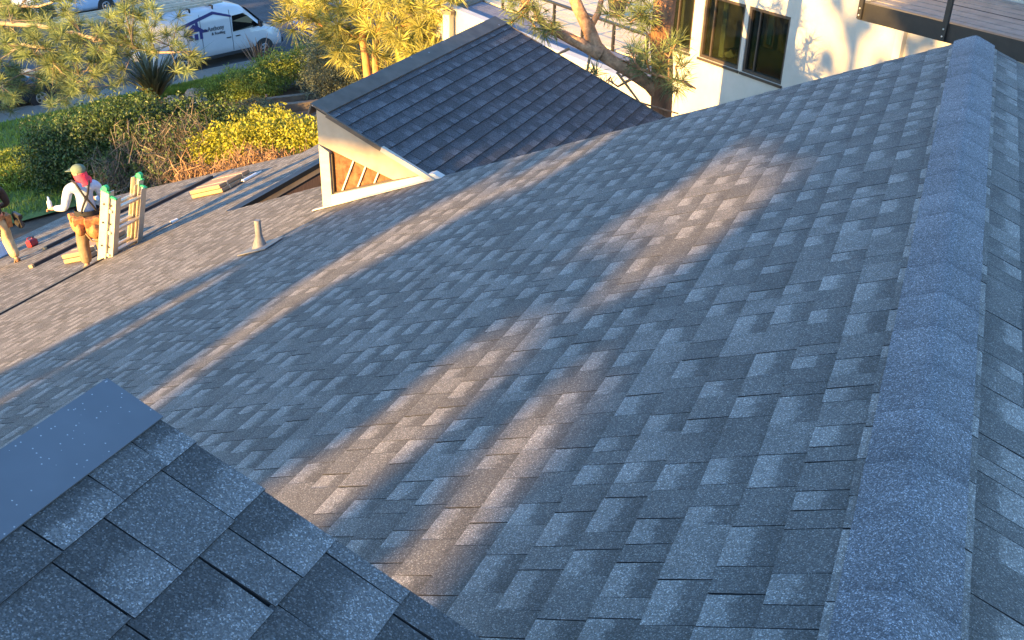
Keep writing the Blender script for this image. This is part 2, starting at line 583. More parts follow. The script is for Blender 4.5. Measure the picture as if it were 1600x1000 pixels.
def shingle_set(parent, material, sets, n_parts, field_name='shingle_field'):
    data = [lay_shingles(fr, pc, parent, material, n_parts, None) for fr, pc in sets]
    allsize = np.concatenate([d[5] for d in data])
    order = np.argsort(-allsize)[:n_parts]
    keep = np.zeros(len(allsize), bool)
    keep[order] = allsize[order] > 0
    base = 0
    fv, ff, fvp, ftn, fkd = [], [], [], [], []
    off = 0
    for V, F, vp, tn, kd, size in data:
        n = len(V)
        k = keep[base:base + n]
        base += n
        for i in np.nonzero(k)[0]:
            c = V[i, :4].mean(0)
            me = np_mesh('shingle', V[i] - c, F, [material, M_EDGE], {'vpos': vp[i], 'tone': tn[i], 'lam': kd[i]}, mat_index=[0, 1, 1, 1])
            link('shingle', me, parent, c)
        r = ~k
        m = int(r.sum())
        if m:
            fv.append(V[r].reshape(-1, 3))
            ff.append((np.arange(m)[:, None, None] * 8 + F[None] + off).reshape(-1, 4))
            fvp.append(vp[r].ravel()); ftn.append(tn[r].ravel()); fkd.append(kd[r].ravel())
            off += m * 8
    if fv:
        ff = np.concatenate(ff)
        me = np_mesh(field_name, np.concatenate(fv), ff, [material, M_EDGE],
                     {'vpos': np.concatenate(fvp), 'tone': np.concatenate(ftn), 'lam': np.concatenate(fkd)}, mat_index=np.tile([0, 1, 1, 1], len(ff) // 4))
        o = link(field_name, me, parent)
        o['kind'] = 'stuff'


def slab(fr, s0, s1, y0, y1, n0, n1):
    mb = MB()
    vs = [fr.V(s0, y0, n0), fr.V(s1, y0, n0), fr.V(s1, y1, n0), fr.V(s0, y1, n0),
          fr.V(s0, y0, n1), fr.V(s1, y0, n1), fr.V(s1, y1, n1), fr.V(s0, y1, n1)]
    mb.add(vs, [(0, 1, 2, 3), (4, 5, 6, 7), (0, 1, 5, 4), (1, 2, 6, 5), (2, 3, 7, 6), (3, 0, 4, 7)])
    return mb


def fbox(mb, fr, s0, s1, y0, y1, n0, n1):
    vs = [fr.V(s0, y0, n0), fr.V(s1, y0, n0), fr.V(s1, y1, n0), fr.V(s0, y1, n0),
          fr.V(s0, y0, n1), fr.V(s1, y0, n1), fr.V(s1, y1, n1), fr.V(s0, y1, n1)]
    mb.add(vs, [(0, 1, 2, 3), (4, 5, 6, 7), (0, 1, 5, 4), (1, 2, 6, 5), (2, 3, 7, 6), (3, 0, 4, 7)])


zM = lambda x: TA * x                        # main roof line
# ---- main roof (two slopes and the ridge)
RAKE = 8.70
main_roof = empty('main_roof', (0, 0, 0), 0, 'large grey shingled roof slope with a bluish ridge cap, in the foreground', 'roof')
sx = lambda x: -x / CA          # slope distance of a plan x on the main slope
S_EAVE = sx(-9.85)


def main_spans(s):
    x = -s * CA
    if x > -6.12: return [(-2.0, RAKE)]
    if x > -8.58: return [(-2.0, 10.02)]
    return [(-2.0, 15.0)]


rng_m = np.random.default_rng(11)
main_pieces = courses(0.02, S_EAVE, main_spans, rng_m)
right_pieces = courses(0.02, 2.9, lambda s: [(-1.0, RAKE)], np.random.default_rng(12))
shingle_set(main_roof, M_SH, [(F_MAIN, main_pieces), (F_RIGHT, right_pieces)], 300)
mb = slab(F_MAIN, 0.0, sx(-6.12), -2.0, RAKE - 0.01, -0.006, -0.2)
fbox(mb, F_MAIN, sx(-6.121), sx(-8.579), -2.0, 10.01, -0.006, -0.2)
fbox(mb, F_MAIN, sx(-8.58), S_EAVE - 0.01, -2.0, 14.99, -0.006, -0.2)
fbox(mb, F_RIGHT, 0.001, 2.89, -1.0, RAKE - 0.01, -0.006, -0.2)
mb.build('roof_deck', M_DECK, main_roof)
# gable end under the rake and the eave fascia
mb = MB()
mb.prism([(-6.1, RAKE - 0.14, -2.56 - 0.22), (0, RAKE - 0.14, -0.22), (2.6, RAKE - 0.14, -1.3), (2.6, RAKE - 0.14, -6), (-6.1, RAKE - 0.14, -6)], (0, 0.1, 0))
mb.build('gable_wall', M_STUCCO, main_roof)
mb = MB()
fbox(mb, F_MAIN, 0.02, sx(-4.45), RAKE - 0.02, RAKE + 0.012, -0.09, -0.002)
fbox(mb, F_RIGHT, 0.02, 2.88, RAKE - 0.02, RAKE + 0.012, -0.09, -0.002)
mb.build('rake_edge', M_FLASH, main_roof)
mb = MB()
fbox(mb, F_MAIN, S_EAVE - 0.03, S_EAVE + 0.02, -1.99, 10.2, -0.16, 0.022)
fbox(mb, F_MAIN, S_EAVE - 0.03, S_EAVE + 0.012, 10.2, 14.98, -0.16, -0.001)
mb.build('eave_drip_edge', M_BLACK, main_roof)
# ridge caps: one bent shingle after the other
CAP_W = 0.155
y = -0.6
k = 0
rc = np.random.default_rng(5)
while y < 8.72:
    L = 0.30
    y1 = min(y + L + 0.02, 8.74)
    prof = [(-CAP_W, 0.0), (-0.09, 0.002), (-0.022, 0.003), (0.0, 0.000), (0.022, 0.003), (0.09, 0.002), (CAP_W, 0.0)]
    vs, fs, vp = [], [], []
    j = rc.uniform(-0.0015, 0.0015, 2)
    for (yy, lift) in ((y, 0.0125), (y1, 0.0155)):
        for lay in (0, -0.011):
            for q, (w, h) in enumerate(prof):
                fr = F_MAIN if w < 0 else F_RIGHT
                ww = abs(w) + (j[0] if w < 0 else j[1]) * (abs(w) > 0.12)
                if w == 0:
                    P = np.array([0, yy, (lift + lay) * 1.083])
                else:
                    P = fr.P(ww, yy, lift + lay + h)
                vs.append(P)
                vp.append(1 if yy > y else 0)
    nP = len(prof)
    for q in range(nP - 1):
        fs.append((q, q + 1, 2 * nP + q + 1, 2 * nP + q))
        fs.append((nP + q, 3 * nP + q, 3 * nP + q + 1, nP + q + 1))
        fs.append((2 * nP + q, 2 * nP + q + 1, 3 * nP + q + 1, 3 * nP + q))
    for q in (0, nP - 1):
        fs.append((q, 2 * nP + q, 3 * nP + q, nP + q))
    t = rc.uniform(0.38, 0.72)
    vs = np.array(vs)
    c = vs.mean(0)
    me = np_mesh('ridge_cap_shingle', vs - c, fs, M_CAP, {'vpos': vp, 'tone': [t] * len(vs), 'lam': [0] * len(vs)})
    link('ridge_cap_shingle', me, main_roof, c)
    y += L
    k += 1
# roof opening beyond: fascia and siding on its far side
mb = MB()
mb.add([F_MAIN.V(sx(-8.575), 10.0, -0.2), F_MAIN.V(sx(-8.575), 14.99, -0.2), Vector((-8.573, 14.99, -6)), Vector((-8.573, 10.0, -6))], [(0, 1, 2, 3)])
for i in range(24):
    yy = 10.08 + i * 0.2
    mb.box((-8.565, yy, -4.9), (0.02, 0.018, 2.2))
mb.build('courtyard_siding', M_BROWN, main_roof)
mb = MB()
mb.box((-8.54, 12.5, -3.86), (0.05, 4.98, 0.44))
mb.build('courtyard_fascia', M_TAN, main_roof)
mb = MB()
mb.box((-8.53, 12.5, -3.595), (0.10, 4.98, 0.075))
mb.build('courtyard_drip_edge', M_BLACK, main_roof)
mb = MB()
mb.prism([(-8.56, 9.94, zM(-8.56) - .22), (-6.13, 9.94, zM(-6.13) - .22), (-6.13, 9.94, -6), (-8.56, 9.94, -6)], (0, .05, 0))
mb.build('courtyard_near_wall', M_BROWN, main_roof)

# ---- lower roof
lower_roof = empty('lower_roof', (-9.85, 0, -4.353), 0, 'sunlit lower shingled roof at far left where the two workers stand', 'roof')
lower_roof_inv = Matrix.Translation((9.85, 0, 4.353))
S_LOW = 6.25 / C2
F_LOWL = Frame((0, 0, 0), F_LOW.d, F_LOW.a, F_LOW.n)
low_pieces = courses(-0.02, S_LOW, lambda s: [(-2.0, 15.0)], np.random.default_rng(13))


def shingle_set_local(parent, material, fr_world, fr_local, pieces, n_parts):
    V, F, vp, tn, kd, size = lay_shingles(fr_world, pieces, parent, material, n_parts, None)
    V = V - fr_world.o
    order = np.argsort(-size)[:n_parts]
    keep = np.zeros(len(size), bool)
    keep[order] = size[order] > 0
    for i in np.nonzero(keep)[0]:
        c = V[i, :4].mean(0)
        me = np_mesh('shingle', V[i] - c, F, [material, M_EDGE], {'vpos': vp[i], 'tone': tn[i], 'lam': kd[i]}, mat_index=[0, 1, 1, 1])
        link('shingle', me, parent, c)
    r = ~keep
    m = int(r.sum())
    if m:
        me = np_mesh('shingle_field', V[r].reshape(-1, 3), (np.arange(m)[:, None, None] * 8 + F[None]).reshape(-1, 4), [material, M_EDGE],
                     {'vpos': vp[r].ravel(), 'tone': tn[r].ravel(), 'lam': kd[r].ravel()}, mat_index=np.tile([0, 1, 1, 1], m))
        o = link('shingle_field', me, parent)
        o['kind'] = 'stuff'


shingle_set_local(lower_roof, M_SH, F_LOW, F_LOWL, low_pieces, 300)
slab(F_LOWL, -0.02, S_LOW - 0.01, -2.0, 14.99, -0.006, -0.2).build('roof_deck', M_DECK, lower_roof)
mb = MB()
fbox(mb, F_LOWL, 0, S_LOW, 14.985, 15.02, -0.12, 0.004)
fbox(mb, F_LOWL, S_LOW - 0.02, S_LOW + 0.015, -2, 15.02, -0.12, 0.004)
mb.build('drip_edge', M_FLASH, lower_roof)
mb = MB()
fbox(mb, F_LOWL, S_LOW - 0.5, S_LOW - 0.4, -2, 14.8, -1.2, -0.2)
fbox(mb, F_LOWL, 0.2, S_LOW - 0.5, 14.7, 14.8, -2.2, -0.2)
mb.build('house_wall', M_STUCCO, lower_roof)

# ---- far dormer: shed roof rising away from the slope, glazed side facing us
dormer = empty('dormer', (-6.1, 8.72, -2.54), 0, 'pop-up dormer with dark shingles, cream trim and a triangular side window', 'dormer')
DO = np.array([-6.1, 8.72, -2.54])
F_DL = Frame(np.array(F_DORM.o) - DO, F_DORM.d, F_DORM.a, F_DORM.n)
DY0, DY1 = 8.60, 13.23
S_DM = 4.6 / CA


def dorm_spans(s):
    x = -6.1 + s * CA
    return [(DY0 + 0.012, DY1)] if x < -4.62 else [(RAKE + 0.02, DY1)]


dp = courses(0.175, S_DM, dorm_spans, np.random.default_rng(21), first=0.09)
fr_shift = Frame(F_DORM.o, F_DORM.d, F_DORM.a, F_DORM.n)
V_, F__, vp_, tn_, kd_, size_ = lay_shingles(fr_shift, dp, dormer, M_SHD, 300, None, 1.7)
V_ = V_ - DO
o_ = np.argsort(-size_)[:300]
kp = np.zeros(len(size_), bool)
kp[o_] = size_[o_] > 0
for i in np.nonzero(kp)[0]:
    c = V_[i, :4].mean(0)
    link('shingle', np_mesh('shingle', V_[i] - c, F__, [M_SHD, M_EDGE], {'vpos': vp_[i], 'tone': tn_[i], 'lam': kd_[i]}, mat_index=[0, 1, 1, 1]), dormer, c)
r_ = ~kp
if r_.sum():
    m_ = int(r_.sum())
    q = link('shingle_field', np_mesh('shingle_field', V_[r_].reshape(-1, 3), (np.arange(m_)[:, None, None] * 8 + F__[None]).reshape(-1, 4), [M_SHD, M_EDGE],
             {'vpos': vp_[r_].ravel(), 'tone': tn_[r_].ravel(), 'lam': kd_[r_].ravel()}, mat_index=np.tile([0, 1, 1, 1], m_)), dormer)
    q['kind'] = 'stuff'
mb = MB()
fbox(mb, F_DL, 0.005, 1.50 / CA, DY0 + 0.115, DY1 - 0.01, -0.13, -0.006)
fbox(mb, F_DL, 0.005, 1.49 / CA, DY0 + 0.02, DY0 + 0.113, -0.03, -0.006)
fbox(mb, F_DL, 1.502 / CA, S_DM - 0.01, RAKE + 0.03, DY1 - 0.01, -0.13, -0.006)
mb.build('roof_deck', M_DECK, dormer)
mb = MB()
fbox(mb, F_DL, -0.012, 0.175, DY0 - 0.012, DY1 + 0.012, 0.0, 0.02)
fbox(mb, F_DL, -0.03, -0.012, DY0 - 0.012, DY1 + 0.012, -0.12, 0.02)
mb.build('top_flashing', M_FLASH, dormer)
mb = MB()
fbox(mb, F_DL, 0.176, 0.80 / CA, DY0 - 0.014, DY0 + 0.012, -0.03, 0.016)
mb.build('rake_drip_edge', M_FLASH, dormer)
mb = MB()
fbox(mb, F_DL, 0.801 / CA, 1.46 / CA, DY0 - 0.014, DY0 + 0.03, -0.03, 0.022)
mb.build('rake_trim', M_CREAM, dormer)
mb = MB()
fbox(mb, F_DL, 0.176, S_DM, DY1 - 0.004, DY1 + 0.014, -0.045, 0.014)
mb.build('rake_drip_edge', M_FLASH, dormer)


def dl(x, y, z): return Vector((x + 6.1, y - 8.72, z + 2.54))


zB = lambda x: -1.38 - TA * (x + 6.1)       # dormer roof line
zM = lambda x: TA * x                        # main roof line
FY = 8.64                                    # outer face of the trim
mb = MB()   # sloping fascia board under the roof edge
mb.prism([dl(-6.09, FY, zB(-6.09) - 0.035), dl(-4.70, FY, zB(-4.70) - 0.035), dl(-4.80, FY, zM(-4.80) + 0.08), dl(-5.2, FY, zM(-5.2) + 0.115), dl(-6.09, FY, zB(-6.09) - 0.42)], (0, 0.07, 0))
mb.build('fascia_board', M_FASC, dormer)
mb = MB()
mb.prism([dl(-6.085, FY - 0.012, zB(-6.085) - 0.42), dl(-5.965, FY - 0.012, zB(-5.965) - 0.435), dl(-5.965, FY - 0.012, zM(-5.965) - 0.02), dl(-6.085, FY - 0.012, zM(-6.085) - 0.02)], (0, 0.085, 0))
mb.build('corner_board', M_CREAM, dormer)
mb = MB()
mb.prism([dl(-5.96, FY - 0.02, zM(-5.96) - 0.02), dl(-4.60, FY - 0.02, zM(-4.60) - 0.02), dl(-4.72, FY - 0.02, zM(-4.72) + 0.075), dl(-5.96, FY - 0.02, zM(-5.96) + 0.13)], (0, 0.093, 0))
mb.build('sill_board', M_WHITE, dormer)
mb = MB()
mb.prism([dl(-6.2, FY - 0.06, zM(-6.2) + 0.012), dl(-4.72, FY - 0.06, zM(-4.72) + 0.012), dl(-4.72, FY - 0.02, zM(-4.72) + 0.012), dl(-6.2, FY - 0.02, zM(-6.2) + 0.012)], (0, 0, 0.01))
mb.build('step_flashing', M_WHITE, dormer)
mb = MB()   # glazing
PA, PB, PC = (-5.965, zB(-5.965) - 0.46), (-5.965, zM(-5.965) + 0.12), (-5.02, zM(-5.02) + 0.105)
mb.prism([dl(PA[0], FY + 0.05, PA[1] + 0.05), dl(PB[0], FY + 0.05, PB[1] - 0.03), dl(PC[0], FY + 0.05, PC[1] - 0.02)], (0, 0.01, 0))
wing = mb.build('side_window', M_PANEB, dormer)
# slanting bars that divide the panes
for (x0, fx) in ((-5.86, 0.1), (-5.66, 0.4), (-5.45, 0.7)):
    zb = zM(x0) + 0.12
    xt = x0 + 0.16
    # climb until the fascia's lower edge
    top = None
    for q in range(60):
        xx = x0 + 0.006 * q
        zz = zb + 0.0135 * q
        lim = (zB(-6.09) - 0.42) + (xx + 6.09) * ((zM(-5.2) + 0.115 - zB(-6.09) + 0.42) / 0.89)
        if zz > lim: break
        top = (xx, zz)
    if top and top[1] - zb > 0.03:
        b = MB()
        b.bar(dl(x0, FY + 0.035, zb), dl(top[0], FY + 0.035, top[1]), 0.015, 0.02, up=(0, 1, 0))
        b.build('muntin', M_WHITE, wing)
mb = MB()
mb.bar(dl(-5.955, FY + 0.03, PB[1]), dl(-5.955, FY + 0.03, PA[1]), 0.02, 0.03, up=(0, 1, 0))
mb.bar(dl(-5.95, FY + 0.03, zM(-5.95) + 0.128), dl(-5.03, FY + 0.03, zM(-5.03) + 0.10), 0.03, 0.018, up=(0, 1, 0))
mb.build('window_frame', M_DARKB, wing)
mb = MB()   # high wall that faces away downslope and the end wall
mb.prism([dl(-6.06, FY + 0.08, zB(-6.06) - 0.16), dl(-6.06, DY1 - 0.1, zB(-6.06) - 0.16), dl(-6.06, DY1 - 0.1, -6), dl(-6.06, FY + 0.08, -6)], (0.1, 0, 0))
mb.prism([dl(-5.95, DY1 - 0.1, zB(-5.95) - 0.16), dl(-1.6, DY1 - 0.1, zB(-1.6) - 0.16), dl(-1.6, DY1 - 0.1, -6), dl(-5.95, DY1 - 0.1, -6)], (0, -0.1, 0))
mb.build('dormer_wall', M_CREAM, dormer)

# ---- near dormer at lower left
near = empty('near_dormer', (-1.51, 1.19, -0.63), 0, 'shaded shingled dormer corner with wide grey metal edge, nearest the camera at lower left', 'dormer')
NO = np.array([-1.51, 1.19, -0.63])
F_NL = Frame(np.array(F_NEAR.o) - NO, F_NEAR.d, F_NEAR.a, F_NEAR.n)
np_pieces = courses(0.118, 1.62, lambda s: [(-1.2, 1.19)], np.random.default_rng(33), first=0.085, e=0.162, unit=0.9)
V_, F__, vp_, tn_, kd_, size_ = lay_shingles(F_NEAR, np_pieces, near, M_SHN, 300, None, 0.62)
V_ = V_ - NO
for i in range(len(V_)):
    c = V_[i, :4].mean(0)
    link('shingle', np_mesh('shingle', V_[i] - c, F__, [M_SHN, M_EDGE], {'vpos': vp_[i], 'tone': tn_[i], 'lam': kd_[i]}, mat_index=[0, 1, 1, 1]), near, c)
slab(F_NL, 0.004, 1.62, -1.2, 1.18, -0.12, -0.006).build('roof_deck', M_DECK, near)
mb = MB()
fbox(mb, F_NL, -0.008, 0.121, -1.2, 1.194, 0.003, 0.0065)
fbox(mb, F_NL, -0.014, -0.008, -1.2, 1.194, -0.1, 0.0065)
mb.build('top_flashing', M_FLASHN, near)
mb = MB()
fbox(mb, F_NL, 0.119, 1.62, 1.181, 1.186, -0.06, -0.004)
mb.build('rake_drip_edge', M_DECK, near)
mb = MB()
mb.box(Vector((0.06, -1.2, 0.0)), (0.1, 2.2, 2.45))
mb.box(Vector((0.75, -0.1, -0.05)), (1.28, 0.1, 1.5))
mb.build('dormer_wall', M_CREAM, near)

# ---- vent pipe with its flashing
vent = empty('vent_pipe', F_MAIN.V(sx(-6.09), 7.49, 0.012), 0, 'short grey plumbing vent pipe with flared flashing on the sunlit slope', 'vent pipe')
mb = MB()
mb.tube([(0, 0, -0.03), (0, 0, 0.02), (0, 0, 0.10), (0, 0, 0.13)], [0.085, 0.07, 0.042, 0.037], 16)
mb.build('flashing_cone', M_GALV, vent)
mb = MB()
vs = [Vector(F_MAIN.d) * a + Vector(Y_) * b + Vector(F_MAIN.n) * c for c in (0.0, 0.008) for a, b in ((-0.2, -0.16), (0.18, -0.16), (0.18, 0.16), (-0.2, 0.16))]
mb.add(vs, [(0, 1, 2, 3), (4, 5, 6, 7), (0, 1, 5, 4), (1, 2, 6, 5), (2, 3, 7, 6), (3, 0, 4, 7)])
mb.build('base_plate', M_GALV, vent)
mb = MB()
mb.tube([(0, 0, 0.1), (0, 0, 0.29)], [0.033, 0.033], 16, caps=False)
mb.tube([(0, 0, 0.29), (0, 0, 0.15)], [0.027, 0.027], 16)
mb.build('pipe', M_GALV, vent)

# ------------------------------------------------------------------ things on the roofs
def low(x, y, n=0.0):
    return Vector((x, y, -4.353 + 0.36 * (x + 9.85))) + Vector(F_LOW.n) * n


LOWROT = Matrix(((C2, 0, -S2, 0), (0, 1, 0, 0), (S2, 0, C2, 0), (0, 0, 0, 1)))   # local x upslope, z = roof normal
MAINROT = Matrix(((CA, 0, -SA, 0), (0, 1, 0, 0), (SA, 0, CA, 0), (0, 0, 0, 1)))

# extension ladder leaning on the eave
lad_base = low(-9.94, 8.98, 0.02)
ladder = empty('extension_ladder', lad_base, 0, 'aluminium extension ladder with green rail ends leaning on the roof eave beside the worker', 'ladder')
up_d = Vector((0.28, 0.0, 1.0)).normalized()
fr_d = Vector((0, 1, 0))
no_d = up_d.cross(fr_d).normalized()     # points away (-x side)
LW = 0.62
for yy, ln in ((0.0, 1.34), (LW, 1.30)):
    for off, l2, dy in ((0.0, ln, 0.0), (0.085, ln - 0.07, 0.035 if yy == 0 else -0.035)):
        mb = MB()
        b = no_d * -off + fr_d * (yy + dy)
        # channel section: web and two flanges
        mb.bar(b, b + up_d * l2, 0.02, 0.125, up=fr_d.cross(up_d))
        s = 1 if yy == 0 else -1
        for e in (-0.058, 0.058):
            q = b + no_d * e + fr_d * (0.042 * s)
            mb.bar(q, q + up_d * l2, 0.085, 0.008, up=fr_d.cross(up_d))
        rail = mb.build('rail', M_ALU, ladder)
        tip = MB()
        e = b + up_d * l2
        tip.box(e - up_d * 0.012, (0.045, 0.13, 0.035), fr_d, no_d, up_d, bev=0.01)
        if off == 0: tip.tube([e + up_d * 0.03 - fr_d * 0.025, e + up_d * 0.03 + fr_d * 0.025], 0.04, 14)
        tip.build('end_cap', M_GREEN, rail)
        for h in (0.5, 0.86, 1.14):
            if h < l2:
                r = MB()
                c = b + up_d * h
                r.tube([c - fr_d * 0.013 * s, c - fr_d * 0.024 * s], 0.013, 8)
                r.build('rivet', M_BLACK, rail)
for h in (0.08, 0.38, 0.73, 1.06):
    for off in (0.0, 0.085):
        mb = MB()
        mb.tube([no_d * -off + up_d * h, no_d * -off + up_d * h + fr_d * LW], 0.027, 10)
        mb.build('rung', M_ALU, ladder)

# bundles of roofing material
def bundle(x, y, k, size, label, group='wrapped bundles on the lower roof'):
    m = Matrix.Translation(low(x, y, 0.012 + k * 0.070)) @ LOWROT
    e = empty('roofing_bundle', label=label, cat='bundle', group=group, mat=m)
    mb = MB()
    mb.box((0, 0, 0.033), (size[0], size[1], 0.064), bev=0.008)
    mb.build('wrapper', M_WOODP, e)
    for q in range(2):
        b = MB()
        b.box((0, -size[1] / 2 + size[1] * (0.25 + 0.5 * q), 0.033), (size[0] + 0.006, 0.025, 0.068))
        b.build('strap', M_TAN, e)
    return e


bundle(-11.50, 10.45, 0, (0.52, 0.9), 'lower tan wrapped bundle at the feet of the worker in the pale shirt')
bundle(-11.54, 10.47, 1, (0.50, 0.88), 'upper tan wrapped bundle beside the worker in the pale shirt, on top of another')
bundle(-11.33, 13.30, 0, (0.72, 0.86), 'lower tan wrapped bundle lying near the far roof edge by the hedge')
bundle(-11.36, 13.31, 1, (0.70, 0.84), 'upper tan wrapped bundle near the far roof edge, next to the caulking gun')

cg = empty('caulking_gun', label='grey caulking gun lying beside the tan bundles near the far roof edge', cat='caulking gun', mat=Matrix.Translation(low(-10.82, 13.45, 0.03)) @ LOWROT)
mb = MB(); mb.tube([(0, -0.22, 0.03), (0, 0.16, 0.03)], 0.028, 12); mb.build('cartridge', M_WHITEP, cg)
mb = MB(); mb.tube([(0, 0.16, 0.03), (0, 0.20, 0.03), (0, 0.32, 0.03)], [0.028, 0.012, 0.007], 10); mb.build('nozzle', M_WHITEP, cg)
mb = MB(); mb.bar((0, -0.22, 0.02), (-0.09, -0.30, 0.02), 0.025); mb.bar((0, -0.24, 0.02), (-0.02, -0.36, 0.02), 0.02); mb.tube([(0, -0.22, 0.03), (0, -0.5, 0.03)], 0.006, 6); mb.build('trigger_handle', M_BLACK, cg)


def batten(x0, y0, x1, y1, label, n=0.03, tipm=None):
    a, b = low(x0, y0, n), low(x1, y1, n)
    e = empty('batten', a, 0, label, 'batten', 'dark battens lying along the lower roof')
    mb = MB(); mb.bar(Vector((0, 0, 0)), b - a, 0.09, 0.05, up=F_LOW.n); mb.build('plank', M_DKWOOD, e)
    mb = MB(); mb.bar((a - b).normalized() * 0.045, Vector((0, 0, 0)) - (b - a).normalized() * 0.001, 0.085, 0.045, up=F_LOW.n); mb.build('cut_end', M_LUMB, e)


batten(-12.70, 10.22, -12.58, 14.5, 'long dark batten with a pale cut end running behind the two workers')
batten(-13.62, 11.3, -13.55, 13.6, 'shorter dark batten lower down the roof at the edge of the shaded area')

pole = empty('pole', F_MAIN.V(sx(-9.74), 9.55, 0.03), 0, 'thin grey pole with a white tip lying on the roof right of the ladder', 'pole')
mb = MB(); mb.tube([(0, 0, 0), (0.06, 0.6, 0.03)], 0.014, 8); mb.build('shaft', M_GALV, pole)
mb = MB(); mb.tube([(0.06, 0.6, 0.03), (0.072, 0.72, 0.036)], 0.024, 8); mb.build('tip', M_WHITEP, pole)

gc = empty('fuel_can', label='small red can standing on the shaded roof behind the brown jacket worker', cat='can', mat=Matrix.Translation(low(-14.45, 11.75, 0.0)) @ LOWROT)
mb = MB(); mb.box((0, 0, 0.07), (0.12, 0.16, 0.13), bev=0.02); mb.build('tank', M_RED, gc)
mb = MB(); mb.tube([(0, -0.06, 0.13), (0, -0.06, 0.17), (0, 0.04, 0.17), (0, 0.04, 0.13)], 0.010, 6); mb.build('handle', M_RED, gc)
mb = MB(); mb.tube([(0, 0.06, 0.13), (0, 0.08, 0.17)], [0.016, 0.012], 8); mb.build('spout', M_BLACK, gc)
cb = empty('cool_box', label='pale blue box on the shaded roof at the left edge of the picture', cat='box', mat=Matrix.Translation(low(-14.95, 11.35, 0.0)) @ LOWROT)
mb = MB(); mb.box((0, 0, 0.14), (0.35, 0.5, 0.27), bev=0.02); mb.build('tub', M_BLUEW, cb)
mb = MB(); mb.box((0, 0, 0.30), (0.37, 0.52, 0.05), bev=0.012); mb.build('lid', M_WHITEP, cb)


# ------------------------------------------------------------------ people
def skin(name, joints, bones, m, parent, root, sub=2, smooth=True):
    names = list(joints)
    me = bpy.data.meshes.new(name)
    me.from_pydata([joints[k][0] for k in names], [(names.index(a), names.index(b)) for a, b in bones], [])
    me.materials.append(m)
    o = link(name, me, parent)
    md = o.modifiers.new('skin', 'SKIN')
    md.use_smooth_shade = smooth
    sv = me.skin_vertices[0].data
    for i, k in enumerate(names):
        r = joints[k][1]
        sv[i].radius = r if isinstance(r, tuple) else (r, r)
        sv[i].use_root = (k == root)
    ss = o.modifiers.new('smooth', 'SUBSURF')
    ss.levels = sub
    ss.render_levels = sub
    return o


M_SKIN = mat('skin', (0.42, 0.22, 0.14), 0.55, 0.1, 10)
M_SHIRT = mat('pale_blue_shirt', (0.36, 0.42, 0.52), 0.85, 0.14, 9, bump=1.0, bscale=9)
M_PANTS = mat('khaki_trousers', (0.20, 0.135, 0.08), 0.9, 0.25, 8, bump=0.8, bscale=9)
M_PANTS2 = mat('sandy_trousers', (0.50, 0.36, 0.19), 0.9, 0.3, 7, bump=0.8, bscale=9)
M_JACKET = mat('dark_brown_jacket', (0.032, 0.019, 0.013), 0.85, 0.3, 6, bump=0.9, bscale=7)
M_CAPC = mat('olive_cap_cloth', (0.11, 0.15, 0.105), 0.85, 0.2, 20)
M_SCARF = mat('red_scarf', (0.62, 0.035, 0.07), 0.85, 0.25, 14, bump=0.6, bscale=18)
M_LEATH = mat('tan_leather', (0.36, 0.15, 0.05), 0.7, 0.5, 14, bump=0.7, bscale=16)
M_BOOT = mat('brown_boots', (0.20, 0.12, 0.06), 0.75, 0.3, 10)
M_BOOTG = mat('grey_boots', (0.10, 0.10, 0.09), 0.75, 0.3, 10)
M_HAIR = mat('dark_hair', (0.012, 0.009, 0.008), 0.6, 0.2, 20)
M_STRAP = mat('black_webbing', (0.012, 0.012, 0.014), 0.8, 0.2, 10)


